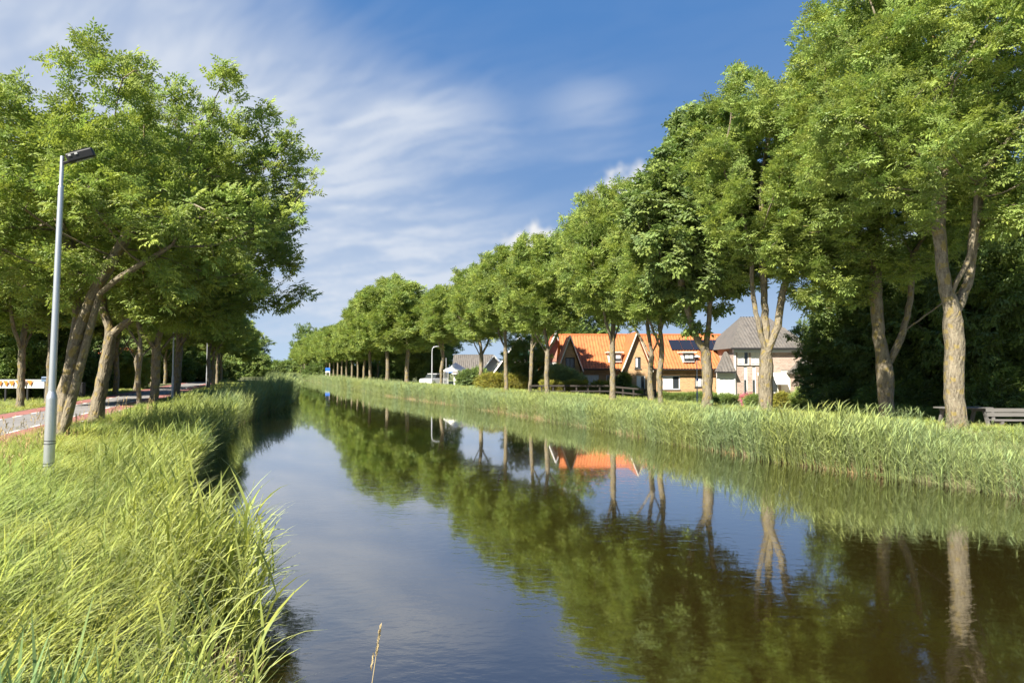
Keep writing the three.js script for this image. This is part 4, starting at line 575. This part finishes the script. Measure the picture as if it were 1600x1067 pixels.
{
  const t = thing('brick_house', 'long ochre brick house with orange tiled roof and solar panels', 'house', [0, 0.2, -59]);
  const E = 2.85, RZ = -4.2, RY = 5.85, X0 = 4.6, X1 = 19.5;
  const W = [[6.25, 0.95, 1.25, 1.25, { cols: 2, blind: 0.92 }], [8.15, 0.1, 1.1, 2.1, { cols: 2, frame: M.white, door: true }], [13.0, 0.95, 1.5, 1.2, { cols: 2, blind: 0.98, bw: 0.62 }], [15.8, 1.15, 1.1, 0.95, { cols: 2, blind: 0.95, up: true, frame: M.darkMetal }], [17.6, 1.15, 0.9, 0.95, { cols: 1, blind: 0.9, frame: M.darkMetal }]];
  wall('wall', [[X0, 0], [X1, 0], [X1, E], [X0, E]], W.map(([x, y, w, h]) => [x, y, w, h]), 0.3, M.ochre, t); for (const [x, y, w, h, o] of W) windowIn(t, x, y, w, h, 0, o);
  wall('wall', [[0.3, 0], [8.1, 0], [8.1, E], [4.2, RY - 0.15], [0.3, E]], [], 0.3, M.ochre, t, X1, 0, 0, Math.PI / 2);
  wall('wall', [[0.3, 0], [8.1, 0], [8.1, E], [4.2, RY - 0.15], [0.3, E]], [], 0.3, M.ochre, t, X0 + 0.3, 0, 0, Math.PI / 2); wall('wall', [[X0, 0], [X1, 0], [X1, E], [X0, E]], [], 0.3, M.ochre, t, 0, 0, -8.1);
  tiled('roof', X0 - 0.25, X1 + 0.3, E - 0.12, 0.45, RY, RZ, M.orangeTile, t, { seed: 3 });
  tiled('roof', X0 - 0.25, X1 + 0.3, E - 0.12, -8.85, RY, RZ, M.orangeTile, t, { seed: 4 });
  bar('ridge', V(X0 - 0.3, RY + 0.04, RZ), V(X1 + 0.35, RY + 0.04, RZ), 0.22, 0.16, M.orangeTile, t); bar('gutter', V(X0 - 0.2, E - 0.16, 0.52), V(9.3, E - 0.16, 0.52), 0.12, 0.10, M.darkMetal, t); bar('gutter', V(12.0, E - 0.16, 0.52), V(X1 + 0.2, E - 0.16, 0.52), 0.12, 0.10, M.darkMetal, t);
  // cross gables
  for (const [gx, gw, gh] of [[10.65, 2.15, 5.85], [4.95, 1.7, 5.5]]) {
    const l = gx - gw / 2, rr = gx + gw / 2, z = 0.9;
    wall('gable_wall', [[l, 0], [rr, 0], [rr, E - 0.1], [gx, gh - 0.25], [l, E - 0.1]], gx > 8 ? [[gx - 0.18, 2.75, 0.5, 0.98], [gx - 0.05, 0.9, 0.72, 1.25]] : [[gx - 0.4, 2.75, 0.8, 0.95]], 0.3, M.ochre, t, 0, 0, z);
    if (gx > 8) { windowIn(t, gx - 0.18, 2.75, 0.5, 0.98, z, { blind: 0.9, bw: 0.5, frame: M.darkMetal, f: 0.05 }); windowIn(t, gx - 0.05, 0.9, 0.72, 1.25, z, { cols: 2, blind: 0.98, bw: 0.5 }); } else windowIn(t, gx - 0.4, 2.75, 0.8, 0.95, z, { cols: 2, frame: M.darkMetal });
    for (const s of [-1, 1]) { wall('gable_wall', [[0.3, 0], [0.9, 0], [0.9, E - 0.1], [0.3, E - 0.1]], [], 0.28, M.ochre, t, s < 0 ? l + 0.28 : rr, 0, z, Math.PI / 2);
      const a = V(gx + s * (gw / 2 + 0.22), E - 0.35, 0), n = 14, sg = new MB();  // the small roof slope, as a thick sheet back into the main roof
      const g = new THREE.BoxGeometry(0.1, Math.hypot(gw / 2 + 0.22, gh - E + 0.35), 5.0); const m = part('gable_roof', g, M.orangeTile, t, gx + s * (gw / 4 + 0.12), (gh + E - 0.35) / 2 + 0.04, z + 0.25 - 2.5); m.rotation.z = s * Math.atan2(gw / 2 + 0.22, gh - E + 0.35);
      bar('bargeboard', V(gx + s * (gw / 2 + 0.26), E - 0.36, z + 0.28), V(gx, gh + 0.03, z + 0.28), 0.05, 0.17, M.cream, t); }
  }
  // dormers
  for (const [dx, dw] of [[9.05 - 0.65, 1.15], [14.85, 1.0]]) {
    const yb = 3.32, hh = 0.75, z = -0.28, dm = box('dormer', dw, hh + 0.1, 1.5, M.white, t, dx + dw / 2, yb + hh / 2, z - 0.75);
    box('dormer_roof', dw + 0.3, 0.09, 1.8, M.cream, dm, 0, hh / 2 + 0.1, 0.1); const wd = windowIn(t, dx + 0.1, yb + 0.06, dw - 0.2, hh - 0.14, z + 0.16, { cols: 2, frame: M.darkMetal, f: 0.045, blind: 0.6, sill: M.white });
  }
  // solar panels
  const sl = Math.atan2(RY - (E - 0.12), 0.45 - RZ), pt = (x, s) => V(x, E - 0.12 + (RY - E + 0.12) * s, 0.45 + (RZ - 0.45) * s);
  for (let k = 0; k < 5; k++) { const c = pt(14.75 + k * 1.0, 0.66), m = part('solar_panel', boxG(0.97, 0.04, 1.66), M.solar, t, c.x, c.y + 0.10, c.z + 0.06); m.rotation.x = sl; }
}
{
  const t = thing('brick_house', 'rose-brown brick house with dark grey hipped roof and white awnings', 'house', [0, 0.2, -56]);
  const X0 = 18.25, X1 = 24.4, E = 4.5, strips = [[19.0, 0.1, 0.3, 2.85], [19.7, 0.1, 0.3, 2.85]], up = [[18.5, 3.05, 0.95, 1.25], [19.6, 3.05, 1.2, 1.25]], big = [[20.35, 0.75, 1.5, 1.7], [22.05, 0.15, 1.1, 2.5]];
  wall('wall', [[X0, 0], [X1, 0], [X1, E], [X0, E]], [...strips, ...up, ...big], 0.3, M.rose, t);
  for (const [x, y, w, h] of strips) windowIn(t, x, y, w, h, 0, { f: 0.05, transom: 0.62, blind: 0.38 }); windowIn(t, ...up[0], 0, { cols: 2, blind: 0.95, bw: 0.66 }); windowIn(t, ...up[1], 0, { cols: 3, blind: 0.95, bw: 0.9 }); windowIn(t, ...big[0], 0, { cols: 2 }); windowIn(t, ...big[1], 0, { cols: 1, blind: 0.95 });
  wall('wall', [[0.3, 0], [7.7, 0], [7.7, E], [0.3, E]], [], 0.3, M.rose, t, X0 + 0.3, 0, 0, Math.PI / 2); wall('wall', [[0.3, 0], [7.7, 0], [7.7, E], [0.3, E]], [[2, 3.1, 0.9, 1.1]], 0.3, M.rose, t, X1, 0, 0, Math.PI / 2); wall('wall', [[X0, 0], [X1, 0], [X1, E], [X0, E]], [], 0.3, M.rose, t, 0, 0, -7.7);
  tiled('roof', X0 - 0.35, X1 + 0.35, E - 0.1, 0.4, 7.3, -4, M.greyTile, t, { left: (q) => lerp(X0 - 0.35, X0 + 1.9, q), right: (q) => lerp(X1 + 0.35, X1 - 1.9, q), seed: 8, th: 0.36 });
  tiled('roof', X0 - 0.35, X1 + 0.35, E - 0.1, -8.4, 7.3, -4, M.greyTile, t, { left: (q) => lerp(X0 - 0.35, X0 + 1.9, q), right: (q) => lerp(X1 + 0.35, X1 - 1.9, q), seed: 9 });
  for (const [xa, xb] of [[X0 - 0.35, X0 + 1.9], [X1 + 0.35, X1 - 1.9]]) { const g = new THREE.BufferGeometry(); g.setAttribute('position', new THREE.Float32BufferAttribute([xa, E - 0.1, 0.4, xa, E - 0.1, -8.4, xb, 7.3, -4], 3)); g.setAttribute('uv', new THREE.Float32BufferAttribute([0, 0, 4, 0, 2, 2], 2)); g.computeVertexNormals(); const m = M.greyTile.clone(); m.side = THREE.DoubleSide; part('roof', g, m, t); }
  bar('gutter', V(X0 - 0.4, E - 0.12, 0.46), V(X1 + 0.4, E - 0.12, 0.46), 0.16, 0.14, M.darkMetal, t); box('fascia', X1 - X0 + 0.3, 0.22, 0.32, M.white, t, (X0 + X1) / 2, E - 0.31, 0.18); box('corner_board', 0.14, E - 0.45, 0.12, M.white, t, X0 + 0.02, (E - 0.45) / 2, 0.065);
  // awnings: a sloping cloth on arms
  for (const [x, w] of [[20.1, 0.75], [21.35, 0.9]]) { const a = box('awning', w, 0.02, 1.25, M.canvas, t, x + w / 2, 1.95, 0.45); a.rotation.x = 0.85; for (const s of [-1, 1]) bar('awning_arm', V(s * (w / 2 - 0.04), -0.2, -0.2), V(s * (w / 2 - 0.04), -0.03, 0.55), 0.03, 0.03, M.galv, a); }
  // lean-to with slanting roof on the left
  wall('wall', [[16.75, 0], [18.23, 0], [18.23, 2.45], [16.75, 2.45]], [[16.95, 0.55, 1.2, 1.6]], 0.25, M.white, t, 0, 0, 0.25); windowIn(t, 16.95, 0.55, 1.2, 1.6, 0.25, { cols: 3, blind: 0.97 });
  const lr = []; { const g = new THREE.BufferGeometry(); g.setAttribute('position', new THREE.Float32BufferAttribute([16.45, 2.5, 0.55, 18.22, 2.5, 0.55, 18.22, 4.15, -1.3, 16.45, 2.5, 0.55, 18.22, 4.15, -1.3, 16.9, 2.9, -1.3], 3)); g.computeVertexNormals(); }
  tiled('lean_to_roof', 16.45, 18.22, 2.5, 0.55, 4.2, -1.5, M.greyTile, t, { left: (q) => lerp(16.45, 17.9, q), right: () => 18.22, seed: 12 }); bar('gutter', V(16.4, 2.46, 0.6), V(18.2, 2.46, 0.6), 0.12, 0.11, M.darkMetal, t);
  // lower wing on the right
  wall('wall', [[22.8, 0], [27.5, 0], [27.5, 2.5], [25.2, 5.0], [22.8, 2.5]], [[24.2, 2.9, 0.8, 0.9], [25.6, 0.8, 1.2, 1.2]], 0.3, M.rose, t, 0, 0, 2.4); windowIn(t, 24.2, 2.9, 0.8, 0.9, 2.4, { cols: 2 }); windowIn(t, 25.6, 0.8, 1.2, 1.2, 2.4, { cols: 2, blind: 0.5 }); wall('wall', [[0.3, 0], [2.4, 0], [2.4, 2.5], [0.3, 2.5]], [], 0.3, M.rose, t, 23.1, 0, 2.4, Math.PI / 2);
  for (const s of [-1, 1]) { const m = part('wing_roof', boxG(0.12, 3.75, 4.4), M.greyTile, t, 25.15 + s * 1.3, 3.7, 0.5); m.rotation.z = s * 0.765; }
}
function cottage(name, label, x, d, w, dep, E, RY, wallMat, roofMat, gableFront, o = {}) {
  const t = thing(name, label, 'house', [x, (o.y ?? groundH(x, d)), -d], o.turn ?? 0);
  if (gableFront) {
    wall('wall', [[-w / 2, 0], [w / 2, 0], [w / 2, E], [0, RY - 0.1], [-w / 2, E]], o.holes ?? [], 0.25, wallMat, t); for (const h of o.holes ?? []) windowIn(t, ...h, 0, { cols: 2, blind: 0.5 });
    wall('wall', [[0.25, 0], [dep, 0], [dep, E], [0.25, E]], [], 0.25, wallMat, t, -w / 2 + 0.25, 0, 0, Math.PI / 2); wall('wall', [[0.25, 0], [dep, 0], [dep, E], [0.25, E]], [], 0.25, wallMat, t, w / 2, 0, 0, Math.PI / 2);
    for (const s of [-1, 1]) { const L = Math.hypot(w / 2 + 0.3, RY - E + 0.3), m = part('roof', boxG(0.12, L, dep + 0.5), roofMat, t, s * (w / 4 + 0.12), (RY + E - 0.3) / 2 + 0.05, -dep / 2 + 0.2); m.rotation.z = s * Math.atan2(w / 2 + 0.3, RY - E + 0.3); bar('bargeboard', V(s * (w / 2 + 0.34), E - 0.34, 0.5), V(0, RY + 0.06, 0.5), 0.06, 0.22, M.white, t); }
  } else {
    wall('wall', [[-w / 2, 0], [w / 2, 0], [w / 2, E], [-w / 2, E]], o.holes ?? [], 0.25, wallMat, t); for (const h of o.holes ?? []) windowIn(t, ...h, 0, { cols: 2, blind: 0.5 });
    for (const s of [-1, 1]) wall('wall', [[0.25, 0], [dep, 0], [dep, E], [dep / 2, RY - 0.15], [0.25, E]], [], 0.25, wallMat, t, s * w / 2 + (s < 0 ? 0.25 : 0), 0, 0, Math.PI / 2);
    tiled('roof', -w / 2 - 0.25, w / 2 + 0.25, E - 0.1, 0.4, RY, -dep / 2, roofMat, t, { seed: 21 }); tiled('roof', -w / 2 - 0.25, w / 2 + 0.25, E - 0.1, -dep - 0.4, RY, -dep / 2, roofMat, t, { seed: 22 }); bar('gutter', V(-w / 2 - 0.2, E - 0.12, 0.47), V(w / 2 + 0.2, E - 0.12, 0.47), 0.12, 0.12, M.white, t);
    if (o.chimney) box('chimney', 0.7, 1.5, 0.7, M.white, t, o.chimney, RY + 0.2, -dep / 2 + 0.6);
  }
  return t;
}
cottage('gabled_house', 'house with a steep dark green gable and white bargeboards', at(812, 76), 76, 5.4, 8, 2.3, 6.1, M.greenPaint, M.brownTile, true, { holes: [[-0.8, 2.6, 1.5, 1.1], [-2, 0.8, 1.3, 1.3], [0.7, 0.8, 1.3, 1.3]] });
cottage('gabled_house', 'steep red-brick gabled house left of the orange-roofed house', at(868, 70), 70, 3.4, 8, 1.6, 6.3, M.redBrick, M.redTile, true, { holes: [[-0.6, 2.3, 1.1, 1.1]] });
cottage('grey_roofed_house', 'low white house with a steep dark grey roof behind the white garden tent', at(738, 88), 88, 4.8, 6, 2.1, 4.5, M.white, M.greyTile, false, { holes: [[-1.8, 0.8, 1.2, 1.0], [0.4, 0.8, 1.2, 1.0]] });
cottage('gabled_house', 'small white gabled house right of the dark grey roof', at(772, 84), 84, 3.6, 6, 1.8, 4.2, M.white, M.brownTile, true, { holes: [[-0.9, 0.6, 0.7, 1.0], [0.3, 0.6, 0.7, 1.0]] });
cottage('tiled_house', 'house with rose-brown roof glimpsed through leaves at the right edge', at(1560, 56), 56, 12, 8, 4.2, 8.6, M.rose, M.brownTile, false, { y: 0.2, holes: [[-4.5, 1, 1.4, 1.4], [-1.0, 1, 1.4, 1.4], [2.5, 1, 1.4, 1.4]] });
cottage('red_roofed_house', 'house with red tiled roof and white chimney across the road', at(148, 84), 84, 7.5, 7, 2.2, 4.6, M.redBrick, M.redTile, false, { chimney: -0.9, holes: [[-3, 0.8, 1.4, 1.2], [-0.6, 0.8, 1.4, 1.2], [1.8, 0.8, 1.4, 1.2]] });
{ // white garden tent
  const d = 76, x = at(712, d), t = thing('garden_tent', 'white peaked garden tent behind the reeds', 'tent', [x, groundH(x, d), -d], 0.3), g = new THREE.ConeGeometry(1.6, 0.85, 4, 1, true); g.rotateY(Math.PI / 4); part('canopy', g, M.canvas, t, 0, 2.3, 0);
  for (const a of [-1, 1]) for (const b of [-1, 1]) box('leg', 0.05, 1.9, 0.05, M.white, t, a * 1.1, 0.95, b * 1.1); for (const b of [-1, 1]) { box('valance', 2.26, 0.18, 0.02, M.canvas, t, 0, 1.8, b * 1.13); box('valance', 0.02, 0.18, 2.22, M.canvas, t, b * 1.13, 1.8, 0); }
}
// ------------------------------------------------------------------ dark railing on the right
function railing(label, x0, d0, y0, x1, d1, y1, n, h) {
  const a = V(x0, y0, -d0), b = V(x1, y1, -d1), t = thing('wooden_railing', label, 'railing', [a.x, a.y, a.z]); const L = b.clone().sub(a);
  for (let k = 0; k <= n; k++) { const p = L.clone().multiplyScalar(k / n); box('post', 0.11, h + 0.5, 0.11, M.fence, t, p.x, h / 2 - 0.25, p.z, 0.012).position.y += p.y; }
  for (const f of [0.97, 0.62, 0.28]) bar('rail', V(0, h * f, 0.075), L.clone().add(V(0, h * f, 0.075)), 0.045, f > 0.9 ? 0.12 : 0.10, M.fence, t);
}
railing('level dark wooden railing behind the middle of the right-hand tree row', at(828, 50), 50, 0.62, at(955, 50), 50, 0.62, 7, 1.12);
railing('dark wooden railing sloping down towards the yellow-lichened trunk', at(957, 50), 50, 0.62, at(1024, 47.6), 47.6, 0.42, 4, 1.05);
// ------------------------------------------------------------------ picnic table and bench, weathered wood
{
  const d = 23.6, x = at(1524, d), y = groundH(x, d), t = thing('picnic_table', 'weathered grey table end showing behind the stout lichened ash', 'table', [x, y, -d], 0.15);
  for (let k = 0; k < 5; k++) box('tabletop_plank', 1.7, 0.045, 0.135, M.weathered, t, -0.5, 0.74, -0.3 + k * 0.145, 0.008);
  for (const s of [-1, 1]) { for (const e of [-1, 1]) { const l = bar('leg', V(-0.5 + s * 0.62, 0.0, e * 0.42), V(-0.5 + s * 0.62, 0.715, e * 0.18), 0.09, 0.09, M.weathered, t); } box('crossbar', 0.06, 0.09, 0.62, M.weathered, t, -0.5 + s * 0.62, 0.66, -0.01); }
}
{
  const d = 22.3, x = at(1592, d), y = groundH(x, d), t = thing('park_bench', 'weathered slatted bench seen from behind at the right edge', 'bench', [x, y, -d], -0.06);
  for (const [yy, z, rx] of [[0.72, -0.02, 0.2], [0.58, 0.03, 0.2]]) { const s = box('back_slat', 2.3, 0.125, 0.035, M.weathered, t, 0.1, yy, z, 0.008); s.rotation.x = -rx; }
  for (let k = 0; k < 3; k++) box('seat_slat', 2.4, 0.04, 0.13, M.weathered, t, 0.1, 0.42, 0.14 + k * 0.145, 0.008);
  for (const s of [-0.85, 1.0]) { box('leg', 0.09, 0.42, 0.09, M.weathered, t, s, 0.19, 0.42); bar('leg', V(s, -0.02, 0.12), V(s, 0.78, -0.06), 0.09, 0.07, M.weathered, t); box('crossbar', 0.07, 0.08, 0.45, M.weathered, t, s, 0.35, 0.28); }
}
// ------------------------------------------------------------------ left: white boards with bunting, bin, letter box
{
  const d = 41, xa = at(-60, d), xb = at(77, d), y = groundH((xa + xb) / 2, d), L = xb - xa, t = thing('board_fence', 'low white board fence with a grey rail across the road', 'fence', [xa, y, -d]);
  for (let k = 0; k <= 4; k++) box('post', 0.09, 1.35, 0.09, M.darkMetal, t, L * k / 4, 0.62, -0.06); for (let k = 0; k < 4; k++) box('board', L / 4 - 0.03, 0.42, 0.03, M.white, t, L * (k + 0.5) / 4, 1.02, 0); box('rail', L, 0.07, 0.07, M.galv, t, L / 2, 1.29, 0);
  const b = thing('bunting', 'string of orange bunting hung on the white board fence', 'bunting', [xa, y, -d + 0.09]); const n = 12; const s = new MB();
  s.tube(Array.from({ length: 13 }, (_, k) => V(k * 0.36, 1.26 - 0.03 * Math.sin(k * 1.05), 0)), Array(13).fill(0.006), 4); part('cord', s.geo(), M.white, b);
  for (let k = 0; k < n; k++) { const sh = new THREE.Shape(); sh.moveTo(-0.15, 0); sh.lineTo(0.15, 0); sh.lineTo(0.02, -0.36); sh.closePath(); const f = part('flag', new THREE.ExtrudeGeometry(sh, { depth: 0.004, bevelEnabled: false }), M.orange, b, 0.2 + k * 0.36, 1.255 - 0.03 * Math.sin((k + 0.5) * 1.05), 0); f.rotation.x = ((k * 7) % 5 - 2) * 0.08; f.rotation.y = ((k * 3) % 5 - 2) * 0.12; }
  const bx = at(71, 39.5), lb = thing('letter_box', 'small blue-grey letter box on a post by the white boards', 'letter box', [bx, groundH(bx, 39.5), -39.5]); box('post', 0.07, 1.2, 0.07, M.darkMetal, lb, 0, 0.6, 0); box('box', 0.32, 0.3, 0.25, std(lin(0.10, 0.16, 0.26), 0.4), lb, 0, 1.35, 0, 0.03); box('flap', 0.24, 0.05, 0.02, M.darkMetal, lb, 0, 1.40, 0.13);
  const cx = at(124, 45), c = thing('waste_bin', 'dark wheeled waste bin beside the road on the left', 'bin', [cx, groundH(cx, 45), -45], 0.3); box('bin_body', 0.6, 0.85, 0.65, M.black, c, 0, 0.55, 0, 0.04); box('lid', 0.64, 0.08, 0.7, M.darkMetal, c, 0, 1.02, 0, 0.03); for (const s of [-0.25, 0.25]) { const w = part('wheel', new THREE.CylinderGeometry(0.1, 0.1, 0.06, 14), M.rubber, c, s, 0.1, -0.3); w.rotation.z = Math.PI / 2; }
}
scene.traverse((o) => { if (o.isMesh) { o.castShadow = true; o.receiveShadow = true; } });
renderer.render(scene, camera);
